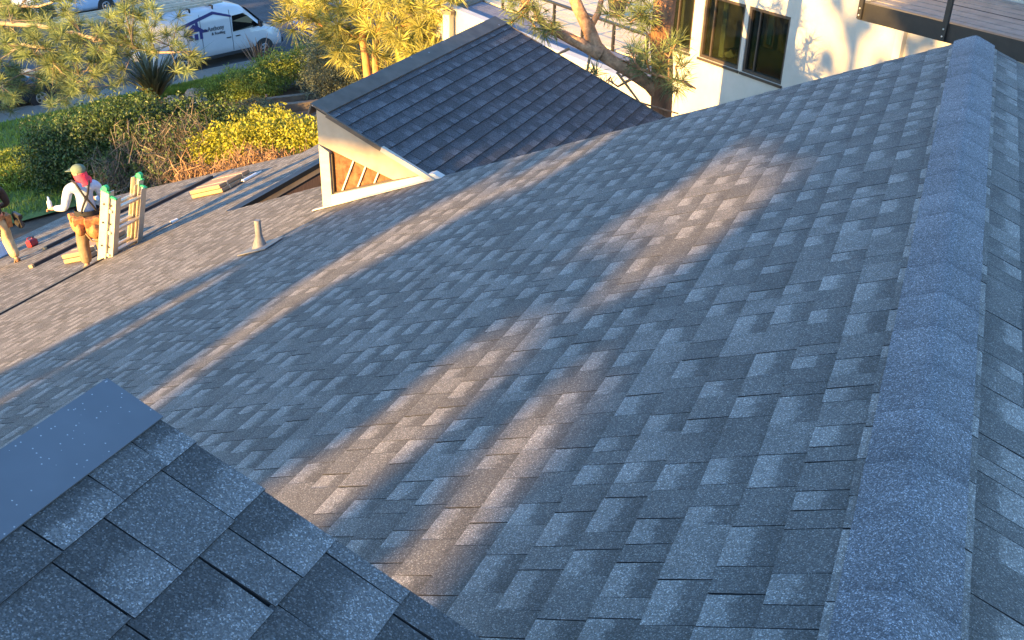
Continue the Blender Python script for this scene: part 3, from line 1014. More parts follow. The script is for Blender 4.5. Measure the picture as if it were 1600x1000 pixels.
def person(loc, rz, scale, label, pose):
    e = empty('person', loc, rz, label, 'person')
    e.scale = (scale,) * 3
    J = dict(
        pelvis=((0, 0, .96), (.145, .11)), waist=((0, 0, 1.10), (.125, .095)), chest=((0, .03, 1.32), (.15, .105)),
        upper=((0, .03, 1.44), (.10, .085)), neck=((0, .05, 1.52), .055), head=((0, .08, 1.61), (.078, .095)), crown=((0, .07, 1.71), (.075, .09)))
    B = [('pelvis', 'waist'), ('waist', 'chest'), ('chest', 'upper'), ('upper', 'neck'), ('neck', 'head'), ('head', 'crown')]
    limbs = pose['limbs']
    for s, sg in (('l', -1), ('r', 1)):
        for nm, r in (('hip', .092), ('knee', .062), ('ankle', .042), ('toe', .035)):
            J[s + nm] = (limbs[s + nm], r)
        B += [('pelvis', s + 'hip'), (s + 'hip', s + 'knee'), (s + 'knee', s + 'ankle'), (s + 'ankle', s + 'toe')]
        for nm, r in (('shoulder', .062), ('elbow', .043), ('wrist', .028)):
            J[s + nm] = (limbs[s + nm], r)
        B += [('upper', s + 'shoulder'), (s + 'shoulder', s + 'elbow'), (s + 'elbow', s + 'wrist')]
        w = Vector(limbs[s + 'wrist'])
        d = (w - Vector(limbs[s + 'elbow'])).normalized()
        side = d.cross(Vector((0, 0, 1))).normalized()
        nrm = side.cross(d)
        J[s + 'palm'] = (tuple(w + d * .055), (.036, .018))
        B.append((s + 'wrist', s + 'palm'))
        for i, ln in enumerate((.070, .080, .075, .058)):
            a = w + d * .085 + side * (-.03 + .02 * i)
            b = a + d * ln * .55 - nrm * ln * .15
            c = b + d * ln * .15 - nrm * ln * .5
            J[f'{s}f{i}a'] = (tuple(a), .010)
            J[f'{s}f{i}b'] = (tuple(b), .009)
            J[f'{s}f{i}c'] = (tuple(c), .008)
            B += [(s + 'palm', f'{s}f{i}a'), (f'{s}f{i}a', f'{s}f{i}b'), (f'{s}f{i}b', f'{s}f{i}c')]
        ta = w + d * .035 - side * sg * .035
        J[s + 't1'] = (tuple(ta), .012)
        J[s + 't2'] = (tuple(ta + d * .04 - side * sg * .012 - nrm * .02), .010)
        B += [(s + 'palm', s + 't1'), (s + 't1', s + 't2')]
    skin('body', J, B, M_SKIN, e, 'pelvis', 1)
    # sleeves and torso of the top
    T = {k: (J[k][0], tuple(q + .022 for q in (J[k][1] if isinstance(J[k][1], tuple) else (J[k][1],) * 2))) for k in
         ('pelvis', 'waist', 'chest', 'upper', 'lshoulder', 'lelbow', 'rshoulder', 'relbow')}
    T['neckb'] = ((0, .045, 1.495), (.07, .07))
    T['pelvis'] = ((0, 0, .93), (.165, .125))
    for s in 'lr':
        w, el = Vector(limbs[s + 'wrist']), Vector(limbs[s + 'elbow'])
        T[s + 'cuff'] = (tuple(el.lerp(w, .92)), (.045, .045))
        T[s + 'elbow'] = (limbs[s + 'elbow'], (.064, .064))
        T[s + 'shoulder'] = (limbs[s + 'shoulder'], (.088, .085))
    skin(pose['top'][0], T, [('pelvis', 'waist'), ('waist', 'chest'), ('chest', 'upper'), ('upper', 'neckb'), ('upper', 'lshoulder'), ('lshoulder', 'lelbow'),
         ('lelbow', 'lcuff'), ('upper', 'rshoulder'), ('rshoulder', 'relbow'), ('relbow', 'rcuff')], pose['top'][1], e, 'pelvis', 2)
    P = dict(belt=((0, 0, 1.02), (.155, .12)), seat=((0, -.01, .90), (.165, .13)))
    PB = [('belt', 'seat')]
    for s in 'lr':
        hp, kn, an = (Vector(limbs[s + q]) for q in ('hip', 'knee', 'ankle'))
        P[s + 'hip'] = (tuple(hp + Vector((0, 0, -.06))), (.122, .122))
        P[s + 'knee'] = (tuple(kn), (.100, .102))
        P[s + 'shin'] = (tuple(kn.lerp(an, .5)), (.095, .098))
        P[s + 'hem'] = (tuple(kn.lerp(an, .92)), (.090, .098))
        PB += [('seat', s + 'hip'), (s + 'hip', s + 'knee'), (s + 'knee', s + 'shin'), (s + 'shin', s + 'hem')]
    skin('trousers', P, PB, pose['pants'], e, 'seat', 2)
    for s in 'lr':
        an, to = Vector(limbs[s + 'ankle']), Vector(limbs[s + 'toe'])
        skin('boot', dict(a=(tuple(an + Vector((0, 0, .03))), (.058, .058)), h=(tuple(an + Vector((0, -.02, -.045))), (.055, .05)), t=(tuple(to + Vector((0, .03, 0))), (.05, .04))),
             [('a', 'h'), ('h', 't')], pose['boots'], e, 'h', 2)
    # head details follow the turn of the head
    HM = Matrix.Translation((0, .07, 1.64)) @ Matrix.Rotation(pose['turn'], 4, 'Z') @ Matrix.Rotation(pose.get('nod', 0), 4, 'X')
    def hbuild(name, mb, m):
        mb.v = [tuple(HM @ Vector(q)) for q in mb.v]
        return mb.build(name, m, e)
    mb = MB()
    mb.ball((0, .005, 0), (.083, .103, .115), 16, 12)
    mb.ball((0, .108, -.015), (.014, .02, .022), 8, 6)          # nose
    for sg in (-1, 1):
        mb.ball((sg * .083, -.005, -.01), (.012, .02, .03), 8, 6)   # ears
        mb.ball((sg * .032, .094, .018), (.014, .010, .009), 8, 6)
    mb.box((0, .098, -.055), (.045, .012, .010))
    hbuild('face', mb, M_SKIN)
    return e, HM, hbuild


limbs1 = dict(lhip=(-.10, 0, .92), lknee=(-.14, .10, .52), lankle=(-.15, .02, .10), ltoe=(-.17, .14, .05),
              rhip=(.10, 0, .92), rknee=(.13, .04, .50), rankle=(.15, -.06, .10), rtoe=(.17, .06, .05),
              lshoulder=(-.205, .03, 1.42), lelbow=(-.31, .02, 1.13), lwrist=(-.44, .22, 1.08),
              rshoulder=(.205, .03, 1.42), relbow=(.30, .06, 1.14), rwrist=(.20, .30, 1.10))
p1, HM1, hb1 = person(low(-10.36, 9.34, 0.0), R(56), 0.87,
                      'worker in pale blue shirt, red scarf and black braces standing next to the ladder',
                      dict(limbs=limbs1, top=('shirt', M_SHIRT), pants=M_PANTS, boots=M_BOOTG, turn=R(48), nod=R(-8)))
mb = MB()
mb.ball((0, -.002, .045), (.098, .118, .085), 18, 10)
mb.box((0, .125, .045), (.15, .12, .012), bev=.006)
hb1('cap', mb, M_CAPC)
mb = MB()
mb.ball((0, -.01, -.055), (.092, .112, .085), 16, 10)
mb.tube([(0, -.01, -.02), (0, -.02, -.10), (0, -.03, -.16), (0, -.04, -.20)], [.098, .102, .108, .12], 16)
mb.ball((.02, -.09, -.15), (.09, .05, .085), 12, 8)
hb1('neck_scarf', mb, M_SCARF)
mb = MB()
for sg in (-1, 1):
    mb.tube([(sg * .11, .135, 1.36), (sg * .125, .06, 1.535), (sg * .10, -.06, 1.52), (sg * .03, -.128, 1.34), (-sg * .07, -.128, 1.16), (-sg * .11, -.12, 1.06)], .016, 6)
mb.box((0, -.135, 1.29), (.06, .012, .07))
mb.build('braces', M_STRAP, p1)
mb = MB()
vs, fs = [], []
for i in range(20):
    a = 2 * math.pi * i / 20
    for z in (0.985, 1.075):
        vs.append((.19 * math.cos(a), .148 * math.sin(a), z))
for i in range(20):
    fs.append((2 * i, 2 * ((i + 1) % 20), 2 * ((i + 1) % 20) + 1, 2 * i + 1))
mb.add(vs, fs, True)
belt = mb.build('tool_belt', M_STRAP, p1)
for (x, y, z, w, h, d) in ((-.17, -.14, .85, .17, .30, .10), (.04, -.20, .81, .28, .36, .11), (.22, -.03, .84, .11, .30, .20), (-.22, .06, .86, .10, .26, .17)):
    mb = MB()
    mb.ball((x, y, z), (w * .56, d * .62, h * .52), 12, 8)
    mb.box((x, y, z + h * .30), (w * 1.06, d * 1.1, h * .42), bev=.02)
    mb.ball((x - .02, y - d * .5, z - h * .1), (w * .34, .05, h * .34), 10, 7)
    mb.build('pouch', M_LEATH, belt)
mb = MB()
mb.tube([(-.12, -.2, .76), (-.05, -.25, .62), (.06, -.25, .60), (.16, -.2, .76)], .012, 6)
mb.tube([(-.06, -.22, .78), (.0, -.25, .66), (.1, -.24, .70), (.14, -.2, .80)], .010, 6)
mb.build('rope_loop', M_WOODP, belt)
mb = MB()
mb.tube([(.22, -.04, .98), (.22, -.05, .62)], [.014, .012], 6)
mb.bar((.16, -.05, 1.0), (.28, -.05, 1.0), .03)
mb.build('hammer', M_GALV, belt)
wl1 = Matrix.Translation(p1.location) @ Matrix.Rotation(R(56), 4, 'Z') @ Matrix.Scale(.87, 4)
hand1 = wl1 @ Vector((-.475, .30, 1.09))
sb = empty('spray_bottle', hand1, R(56), 'small white bottle in the left hand of the worker in the pale blue shirt', 'bottle')
mb = MB(); mb.tube([(0, 0, -.02), (0, 0, .07), (0, 0, .10)], [.03, .03, .012], 10); mb.build('bottle_body', M_WHITEP, sb)
mb = MB(); mb.tube([(0, 0, .10), (0, 0, .125)], .014, 8); mb.bar((0, 0, .12), (0, .05, .12), .014); mb.build('spray_head', M_BLUEW, sb)

limbs2 = dict(lhip=(-.10, 0, .92), lknee=(-.13, .12, .50), lankle=(-.14, .10, .10), ltoe=(-.16, .23, .05),
              rhip=(.10, 0, .92), rknee=(.13, .02, .50), rankle=(.16, -.16, .12), rtoe=(.18, -.05, .05),
              lshoulder=(-.205, .04, 1.42), lelbow=(-.29, .10, 1.14), lwrist=(-.14, .33, 1.08),
              rshoulder=(.205, .04, 1.42), relbow=(.29, .05, 1.13), rwrist=(.17, .30, 1.00))
p2, HM2, hb2 = person(low(-13.90, 10.68, 0.0), R(72), 0.92,
                      'worker in dark brown jacket and sandy trousers at the left edge of the picture',
                      dict(limbs=limbs2, top=('jacket', M_JACKET), pants=M_PANTS2, boots=M_BOOT, turn=R(25), nod=R(-12)))
mb = MB()
mb.ball((0, -.012, .03), (.094, .110, .105), 16, 10)
mb.ball((0, -.05, -.03), (.085, .075, .09), 12, 8)
hb2('hair', mb, M_HAIR)
mb = MB()
mb.tube([(0, .03, 1.49), (0, .02, 1.545)], [.11, .10], 14)
mb.build('collar', M_JACKET, p2)
mb = MB()
mb.add([(.185 * math.cos(2 * math.pi * i / 20), .15 * math.sin(2 * math.pi * i / 20), z) for i in range(20) for z in (.93, 1.0)],
       [(2 * i, 2 * ((i + 1) % 20), 2 * ((i + 1) % 20) + 1, 2 * i + 1) for i in range(20)], True)
belt2 = mb.build('tool_belt', M_LEATH, p2)
for (x, y, z, w, h, d) in ((.20, .0, .84, .09, .22, .17), (-.02, .17, .84, .22, .22, .08)):
    mb = MB()
    mb.box((x, y, z), (w, d, h), taper=1.12)
    mb.box((x, y, z + h * .5), (w * 1.15, d * 1.1, .025))
    mb.build('pouch', M_LEATH, belt2)
w2 = Matrix.Translation(p2.location) @ Matrix.Rotation(R(72), 4, 'Z') @ Matrix.Scale(.92, 4)
ws = empty('wood_shim', w2 @ Vector((.12, .38, 1.0)), R(72), 'pale wooden shim in the hands of the worker in the brown jacket', 'shim')
mb = MB(); mb.box((0, 0, 0), (.34, .06, .05), taper=.9); mb.build('shim_block', M_WOODP, ws)
ng = empty('nail_gun', w2 @ Vector((.33, -.16, .86)), R(72), 'black nail gun hanging at the hip of the worker in the brown jacket', 'nail gun')
mb = MB(); mb.box((0, 0, .08), (.07, .24, .08), bev=.015); mb.tube([(0, .12, .08), (0, .12, -.06)], [.04, .025], 10); mb.build('gun_body', M_BLACK, ng)
mb = MB(); mb.bar((0, -.06, .05), (0, -.12, -.1), .04, .05); mb.build('grip', M_BLACK, ng)
mb = MB(); mb.tube([(0, .06, -.05), (0, -.08, -.08)], .055, 12); mb.build('coil_magazine', M_BLACK, ng)

# ------------------------------------------------------------------ ground, street
ST0 = np.array([-26.6, 27.1])
SD = np.array([math.sin(R(20)), math.cos(R(20))])       # along the street
SN = np.array([SD[1], -SD[0]])                          # from the street towards the house


def street_pt(a, t, z=-8.7):
    q = ST0 + SD * a + SN * t
    return Vector((q[0], q[1], z))


def ground_z(x, y):
    t = (x - ST0[0]) * SN[0] + (y - ST0[1]) * SN[1]
    return np.where(t < 1.25, np.where(t < -15.2, -8.62, -8.76), -8.62 + 0.09 * np.maximum(t - 1.25, 0))


def gz(x, y): return float(ground_z(np.array(x), np.array(y)))


aa = np.linspace(-70, 110, 91)
tt = np.concatenate([np.linspace(-120, -17, 30), [-15.21, -15.19, -6, -0.02], [1.22], np.linspace(1.5, 16, 40), np.linspace(18, 90, 30)])
AA, TT = np.meshgrid(aa, tt, indexing='ij')
gx = ST0[0] + SD[0] * AA + SN[0] * TT
gy = ST0[1] + SD[1] * AA + SN[1] * TT
gzv = ground_z(gx, gy) + np.where((TT > 2), RNG.uniform(-0.03, 0.03, TT.shape), 0)
na, nt_ = AA.shape
idx = np.arange(na * nt_).reshape(na, nt_)
F_ = np.stack([idx[:-1, :-1], idx[1:, :-1], idx[1:, 1:], idx[:-1, 1:]], -1).reshape(-1, 4)
ground = link('ground', np_mesh('ground', np.stack([gx, gy, gzv], -1).reshape(-1, 3), F_[:, ::-1], M_SOIL, smooth=True))
ground['kind'] = 'structure'
mb = MB()
mb.add([street_pt(-70, -15, -8.7), street_pt(110, -15, -8.7), street_pt(110, 0, -8.7), street_pt(-70, 0, -8.7)], [(0, 1, 2, 3)])
street = mb.build('street', M_ASPH); street['kind'] = 'structure'
M_CRACK = mat('tar_crack', (0.30, 0.29, 0.26), 0.9, 0.2, 8)
mb = MB()
rc2 = random.Random(4)
for (a0, t0, a1, t1) in ((8.0, -6.8, 11.2, -3.4), (9.2, -5.4, 13.5, -6.4), (11.0, -3.6, 12.6, -2.6), (2.5, -7, 6, -5.6), (10.2, -4.5, 15, -4.0)):
    n = 9
    prev = None
    for i in range(n + 1):
        f = i / n
        a = a0 + (a1 - a0) * f + rc2.uniform(-.18, .18); t = t0 + (t1 - t0) * f + rc2.uniform(-.18, .18)
        if prev:
            p, q = street_pt(*prev, -8.694), street_pt(a, t, -8.694)
            d = (q - p).normalized(); n_ = Vector((-d.y, d.x, 0)) * .035
            mb.add([p - n_, p + n_, q + n_, q - n_], [(0, 1, 2, 3)])
        prev = (a, t)
ck = mb.build('crack_sealant', M_CRACK, street)
sidewalk = empty('sidewalk', (0, 0, 0)); sidewalk['kind'] = 'structure'
for i in range(-14, 24):
    mb = MB()
    a0 = i * 1.5
    c = street_pt(a0 + .75, .70, -8.66)
    mb.box(c, (1.485, 1.06, .15), (SD[0], SD[1], 0), (SN[0], SN[1], 0))
    mb.build('slab', M_CONC, sidewalk)
    mb = MB()
    mb.box(street_pt(a0 + .75, .08, -8.665), (1.49, .15, .17), (SD[0], SD[1], 0), (SN[0], SN[1], 0), bev=.015)
    mb.build('kerb_stone', M_CONC, sidewalk)
# lawn strip and lawn beside the hedge
la = np.linspace(-24, 9, 34); lt = np.concatenate([np.linspace(1.27, 6.2, 12)])
LA, LT = np.meshgrid(la, lt, indexing='ij')
lim = np.where(LA > -2, 2.6, 11.5)
LT = 1.27 + (LT - 1.27) * (lim - 1.27) / (6.2 - 1.27)
lx, ly = ST0[0] + SD[0] * LA + SN[0] * LT, ST0[1] + SD[1] * LA + SN[1] * LT
idx = np.arange(LA.size).reshape(LA.shape)
F_ = np.stack([idx[:-1, :-1], idx[1:, :-1], idx[1:, 1:], idx[:-1, 1:]], -1).reshape(-1, 4)
lawn = link('lawn', np_mesh('lawn', np.stack([lx, ly, ground_z(lx, ly) + .05], -1).reshape(-1, 3), F_[:, ::-1], M_LAWN, smooth=True))
lawn['kind'] = 'structure'
n = 70000
ga = RNG.uniform(-16, 6, n); gl = np.where(ga > -2, 2.6, 11.2)
gt = 1.28 + (gl - 1.28) * RNG.random(n)
bx, by = ST0[0] + SD[0] * ga + SN[0] * gt, ST0[1] + SD[1] * ga + SN[1] * gt
bz = ground_z(bx, by) + .045
h = RNG.uniform(.05, .15, n); an = RNG.uniform(0, 6.28, n); le = RNG.uniform(0, .08, (n, 2))
P0 = np.stack([bx - np.cos(an) * .012, by - np.sin(an) * .012, bz], -1)
P1 = np.stack([bx + np.cos(an) * .012, by + np.sin(an) * .012, bz], -1)
P2 = np.stack([bx + le[:, 0] - .04, by + le[:, 1] - .04, bz + h], -1)
tag(link('grass', np_mesh('grass', np.stack([P0, P1, P2], 1).reshape(-1, 3), np.arange(3 * n).reshape(-1, 3), M_GRASS,
    {'tone': np.repeat(RNG.uniform(.6, 1.5, n), 3)})), 'short mown grass blades of the lawn by the sidewalk', 'grass', kind='stuff')


# ------------------------------------------------------------------ plants
def leaf_quads(cen, size, rng, aspect=0.55, up=0.0, tone=(.6, 1.4)):
    n = len(cen)
    d = rng.normal(size=(n, 3)); d[:, 2] += up
    d /= np.linalg.norm(d, axis=1)[:, None]
    r = rng.normal(size=(n, 3))
    s = np.cross(d, r); s /= np.linalg.norm(s, axis=1)[:, None]
    L = (size * rng.uniform(.6, 1.3, n))[:, None]
    a = cen - d * L * .5; b = cen + d * L * .5
    m = cen + s * L * aspect * .5; k = cen - s * L * aspect * .5
    bend = np.cross(d, s) * L * .12
    V = np.stack([a, m + bend, b, k + bend], 1).reshape(-1, 3)
    F = np.arange(4 * n).reshape(-1, 4)
    return V, F, np.repeat(rng.uniform(*tone, n), 4)


def blob_points(blobs, n, rng, shell=.55):
    """points spread through ellipsoids (cx,cy,cz,rx,ry,rz), denser near the surface, lumpy"""
    w = np.array([b[3] * b[4] + b[4] * b[5] + b[3] * b[5] for b in blobs]); w = w / w.sum()
    out = []
    for b, c in zip(blobs, rng.multinomial(n, w)):
        d = rng.normal(size=(c, 3)); d /= np.linalg.norm(d, axis=1)[:, None]
        lump = 1 + .16 * np.sin(d[:, 0] * 7 + b[0] * 3) * np.sin(d[:, 1] * 6 + b[1]) + .1 * np.sin(d[:, 2] * 11 + b[0])
        r = (shell + (1 - shell) * rng.random(c)) * lump
        out.append(np.array(b[:3]) + d * r[:, None] * np.array(b[3:]))
    return np.concatenate(out)


def stems(blobs, base_z, rng, n, r=.02, jit=.35):
    mb = MB()
    for i in range(n):
        b = blobs[int(rng.integers(len(blobs)))]
        top = np.array(b[:3]) + rng.uniform(-.6, .6, 3) * np.array(b[3:])
        bs = np.array([top[0] + rng.uniform(-jit, jit), top[1] + rng.uniform(-jit, jit), base_z(top[0], top[1]) - .05])
        mid = (top + bs) / 2 + rng.uniform(-.15, .15, 3)
        mb.tube([bs, mid, top], [r, r * .8, r * .4], 5, caps=False)
    return mb


def shrub(name, label, cat, blobs, n, size, m, seed, aspect=.55, stem=M_TWIG, nst=14, group=None, up=0, core=None, tone=(.6, 1.4)):
    rng = np.random.default_rng(seed)
    b0 = blobs[0]
    o = np.array([b0[0], b0[1], gz(b0[0], b0[1])])
    e = empty(name, o, 0, label, cat, group)
    V, F, t = leaf_quads(blob_points(blobs, n, rng), size, rng, aspect, up, tone)
    if core:                                     # larger, darker leaves inside
        V2, F2, t2 = leaf_quads(blob_points([(*b[:3], b[3] * .8, b[4] * .8, b[5] * .8) for b in blobs], int(n * core), rng, .2), size * 1.2, rng, aspect, up, (.35, .7))
        F = np.concatenate([F, F2 + len(V)]); V = np.concatenate([V, V2]); t = np.concatenate([t, t2])
    link('foliage', np_mesh('foliage', V - o, F, m, {'tone': t}), e)
    mb = stems(blobs, gz, rng, nst)
    mb.v = [tuple(np.array(q) - o) for q in mb.v]
    mb.build('stems', stem, e)
    return e


def needle_tufts(cens, dirs, rng, per=60, ln=.30, w=.013, spread=1.0, tone=(.65, 1.4)):
    V, T = [], []
    for c, d in zip(cens, dirs):
        d = np.array(d) / (np.linalg.norm(d) + 1e-9)
        q = rng.normal(size=(per, 3)); q /= np.linalg.norm(q, axis=1)[:, None]
        q = q * spread + d * .75
        q /= np.linalg.norm(q, axis=1)[:, None]
        L = (ln * rng.uniform(.65, 1.1, per))[:, None]
        s = np.cross(q, rng.normal(size=(per, 3))); s /= np.linalg.norm(s, axis=1)[:, None]
        b = c + q * .015 - d * rng.uniform(0, .10, per)[:, None]
        droop = np.zeros((per, 3)); droop[:, 2] = -.08 * L[:, 0]
        tri = np.stack([b - s * w * .5, b + s * w * .5, b + q * L * .6 + s * w * .45, b + q * L + droop, b + q * L * .6 - s * w * .45], 1)
        V.append(tri)
        T.append(np.repeat(rng.uniform(*tone) * rng.uniform(.85, 1.15, per), 5))
    V = np.concatenate(V)
    n = len(V)
    return V.reshape(-1, 3), np.arange(5 * n).reshape(-1, 5), np.concatenate(T)


def pine(label, base, trunk_paths, branches, tufts, m, seed, per=60, ln=.30, w=.013, bark=M_BARK, group=None, extra=2, jit=.22, name='pine_tree', trunk_r=.2, twig_m=None, seg=10, limb_m=None):
    rng = np.random.default_rng(seed)
    o = np.array(base, float)
    e = empty(name, base, 0, label, 'tree', group)
    for path, r in trunk_paths:
        mb = MB(); mb.tube([np.array(p) - o for p in path], r, seg); mb.build('trunk', bark, e)
    nodes = [np.array(p) for path, _ in trunk_paths for p in path]
    for path, r in branches:
        mb = MB(); mb.tube([np.array(p) - o for p in path], r, 10); mb.build('limb', limb_m or bark, e)
        for a, b in zip(path[:-1], path[1:]):
            for f in (0, .5): nodes.append(np.array(a) * (1 - f) + np.array(b) * f)
    nodes = np.array(nodes)
    cens, dirs = [], []
    mb = MB()
    for t in tufts:
        t = np.array(t)
        k = nodes[np.argmin(np.linalg.norm(nodes - t, axis=1))]
        mid = (t + k) / 2 + rng.normal(size=3) * .08 + np.array([0, 0, -.05])
        mb.tube([k - o, mid - o, t - o], [.018, .013, .008], 5, caps=False)
        d = (t - k) / (np.linalg.norm(t - k) + 1e-6) + np.array([0, 0, .35])
        cens.append(t); dirs.append(d)
        for q in range(extra):
            u = t + rng.normal(size=3) * jit
            mb.tube([mid - o, u - o], [.010, .006], 4, caps=False)
            cens.append(u); dirs.append(d + rng.normal(size=3) * .5)
    mb.build('twigs', twig_m or M_TWIG, e)['kind'] = 'stuff'
    V, F, T = needle_tufts(cens, dirs, rng, per, ln, w)
    link('crown', np_mesh('crown', V - o, F, m, {'tone': T}), e)
    return e


PINE_L_TUFTS = [(-23.28, 20.02, -4.4), (-23.29, 20.9, -4.43), (-20.65, 19.29, -3.91), (-23.96, 20.9, -5.16), (-21.57, 19.62, -4.55), (-23.5, 19.85, -5.41), (-24.47, 20.66, -6.16), (-22.45, 19.82, -5.45), (-21.75, 20.1, -5.12), (-20.1, 19.06, -4.48), (-21.29, 20.51, -5.26), (-20.47, 20.08, -4.57), (-19.4, 19.66, -4.31), (-20.78, 20.58, -5.11), (-19.04, 19.61, -4.58), (-18.0, 19.27, -4.34), (-18.6, 19.81, -4.02), (-18.79, 19.41, -3.73), (-18.31, 20.5, -4.73), (-17.38, 19.97, -4.76), (-23.85, 20.92, -6.42), (-22.6, 20.45, -6.18), (-21.75, 20.08, -6.24), (-20.67, 19.55, -5.8), (-20.33, 19.32, -5.94), (-23.42, 20.94, -6.1), (-21.86, 20.03, -5.8), (-23.58, 19.23, -6.32), (-24.28, 20.25, -6.59), (-25.07, 20.55, -7.34), (-24.46, 20.23, -5.26), (-24.96, 20.83, -4.73), (-22.12, 19.08, -4.99), (-21.35, 20.06, -5.45), (-19.17, 19.92, -4.34), (-23.96, 20.28, -4.18), (-23.35, 20.71, -4.11), (-21.94, 20.19, -3.8), (-23.75, 20.68, -4.4), (-22.35, 20.02, -5.14), (-23.67, 20.02, -4.95), (-21.82, 20.51, -4.67), (-19.23, 19.3, -4.85), (-20.99, 20.37, -5.48)]
PB1 = [(-27.52, 20.0, -5.57), (-24.29, 20.0, -4.76), (-22.42, 20.0, -4.64), (-21.33, 20.0, -4.68), (-20.38, 20.0, -4.77), (-19.44, 20.0, -4.82), (-18.63, 20.0, -4.89), (-17.91, 20.0, -4.8), (-17.4, 20.0, -4.71)]
PB2 = [(-27.52, 20.0, -5.57), (-24.99, 20.0, -5.45), (-23.03, 20.0, -5.22), (-22.09, 20.0, -5.24), (-22.12, 20.0, -5.62), (-21.75, 20.0, -5.96), (-21.2, 20.0, -5.99)]
PB3 = [(-27.52, 20.0, -5.57), (-25.68, 20.0, -6.07), (-24.47, 20.0, -6.1), (-24.2, 20.0, -6.42), (-24.37, 20.0, -7.0)]
PB4 = [(-27.52, 20.0, -5.3), (-25.82, 20.5, -4.76), (-24.27, 20.5, -4.42), (-22.84, 20.5, -4.28), (-21.62, 20.5, -3.9)]
tap = lambda n, a, b: [a + (b - a) * i / (n - 1) for i in range(n)]
pine('long-needled pine with spreading branches over the street at the upper left', (-27.6, 20.0, gz(-27.6, 20) - .1),
     [([(-27.6, 20, -8.8), (-27.55, 20, -7), (-27.5, 20, -5.4), (-27.6, 20.1, -3), (-27.5, 20, 0)], tap(5, .26, .12))],
     [(PB1, tap(9, .07, .018)), (PB2, tap(7, .06, .018)), (PB3, tap(5, .05, .02)), (PB4, tap(5, .06, .02))], PINE_L_TUFTS, M_NEED, 3, per=80, ln=.34, w=.009, extra=5, jit=.28, limb_m=M_GLIMB)
PINE2_TUFTS = [(-17.96, 25.62, -4.7), (-17.59, 25.68, -5.04), (-17.66, 26.5, -4.93), (-16.5, 25.35, -5.04), (-16.55, 26.16, -4.84), (-16.49, 26.37, -5.43), (-15.5, 25.5, -4.69), (-14.94, 25.29, -4.33), (-14.97, 25.64, -5.02), (-14.88, 26.25, -4.86), (-14.37, 26.1, -4.51), (-13.82, 25.44, -4.85), (-13.65, 25.89, -4.57), (-13.63, 26.27, -4.28), (-17.41, 25.88, -5.44), (-18.23, 26.21, -4.46), (-17.56, 26.75, -4.49), (-16.16, 26.29, -4.27), (-14.82, 25.83, -3.97), (-13.63, 25.5, -3.8), (-14.41, 25.75, -5.16), (-15.62, 26.02, -5.26), (-17.12, 26.63, -5.79), (-13.73, 26.44, -5.04), (-13.87, 25.71, -5.15), (-17.06, 26.68, -6.19), (-15.4, 25.95, -5.94), (-18.78, 26.31, -4.82), (-12.97, 25.37, -3.88), (-16.82, 25.37, -4.9), (-15.9, 25.4, -4.5), (-16.9, 26.0, -4.2), (-14.2, 25.3, -4.1), (-13.3, 25.6, -4.5)]
P2T1 = [(-16.0, 26.0, gz(-16, 26)), (-16.01, 26.0, -6.74), (-16.05, 26.0, -6.16), (-16.14, 26.0, -5.51), (-16.01, 26.0, -4.75), (-15.88, 26.0, -4.0)]
P2T2 = [(-15.75, 26.0, gz(-16, 26)), (-15.72, 26.0, -6.56), (-15.73, 26.0, -5.93), (-15.61, 26.0, -5.35), (-15.37, 26.0, -4.68), (-15.13, 26.0, -4.0)]
M_BARKO = mat('orange_peeling_bark', (0.42, 0.20, 0.07), 0.9, 0.45, 9, bump=0.8, bscale=18, stretch=(1, 1, .3))
pine('golden sunlit pine with two orange trunks just behind the pop-up dormer', P2T1[0],
     [(P2T1, tap(6, .15, .07)), (P2T2, tap(6, .12, .06))],
     [([(-16.1, 26.0, -5.5), (-16.93, 26.0, -5.41), (-17.59, 26.0, -5.29), (-18.02, 26.0, -4.96)], tap(4, .05, .02)),
      ([(-15.61, 26.0, -5.35), (-14.75, 26.0, -4.98), (-14.12, 26.0, -4.82), (-13.6, 26.0, -4.49)], tap(4, .05, .02))],
     PINE2_TUFTS, M_NEED2, 5, per=60, ln=.55, w=.015, bark=M_BARKO, extra=4, jit=.42)
P3T = [(-3.8, 14.5, gz(-3.8, 14.5)), (-3.87, 14.5, -3.62), (-3.92, 14.5, -2.92), (-3.94, 14.5, -2.53), (-3.98, 14.5, -2.05), (-4.04, 14.5, -1.69), (-4.03, 14.5, -1.32), (-4.02, 14.5, -0.88), (-4.0, 14.5, 1)]
P3L = [(-3.93, 14.54, -2.62), (-4.11, 14.40, -2.36), (-4.4, 14.3, -2.17), (-4.7, 14.3, -2.05), (-4.96, 14.3, -1.89), (-5.08, 14.3, -1.63), (-5.25, 14.3, -1.37), (-5.39, 14.3, -1.11), (-5.5, 14.3, -.8)]
P3L2 = [(-4.85, 14.25, -1.97), (-5.08, 14.2, -1.86), (-5.44, 14.2, -1.74), (-5.75, 14.2, -1.63), (-5.91, 14.2, -1.42), (-6.12, 14.2, -1.3), (-6.30, 14.2, -1.12), (-6.4, 14.2, -.7)]
P3L3 = [(-5.1, 14.35, -1.65), (-4.98, 14.4, -1.4), (-4.95, 14.4, -1.22), (-4.91, 14.4, -1.03)]
P3TW = [[(-4.17, 14.0, -2.03), (-3.88, 14.0, -2.09), (-3.59, 14.0, -2.12), (-3.45, 14.0, -2.12)], [(-4.26, 14.2, -2.2), (-4.48, 14.0, -2.33), (-4.64, 14.0, -2.25)], [(-4.54, 14.1, -2.15), (-4.13, 14.0, -2.52), (-3.54, 14.0, -2.6)],
        [(-5.3, 14.1, -1.9), (-5.5, 13.8, -2.0), (-5.62, 13.7, -2.1)], [(-5.0, 14.2, -1.95), (-4.95, 13.9, -2.25), (-5.1, 13.8, -2.3)]]
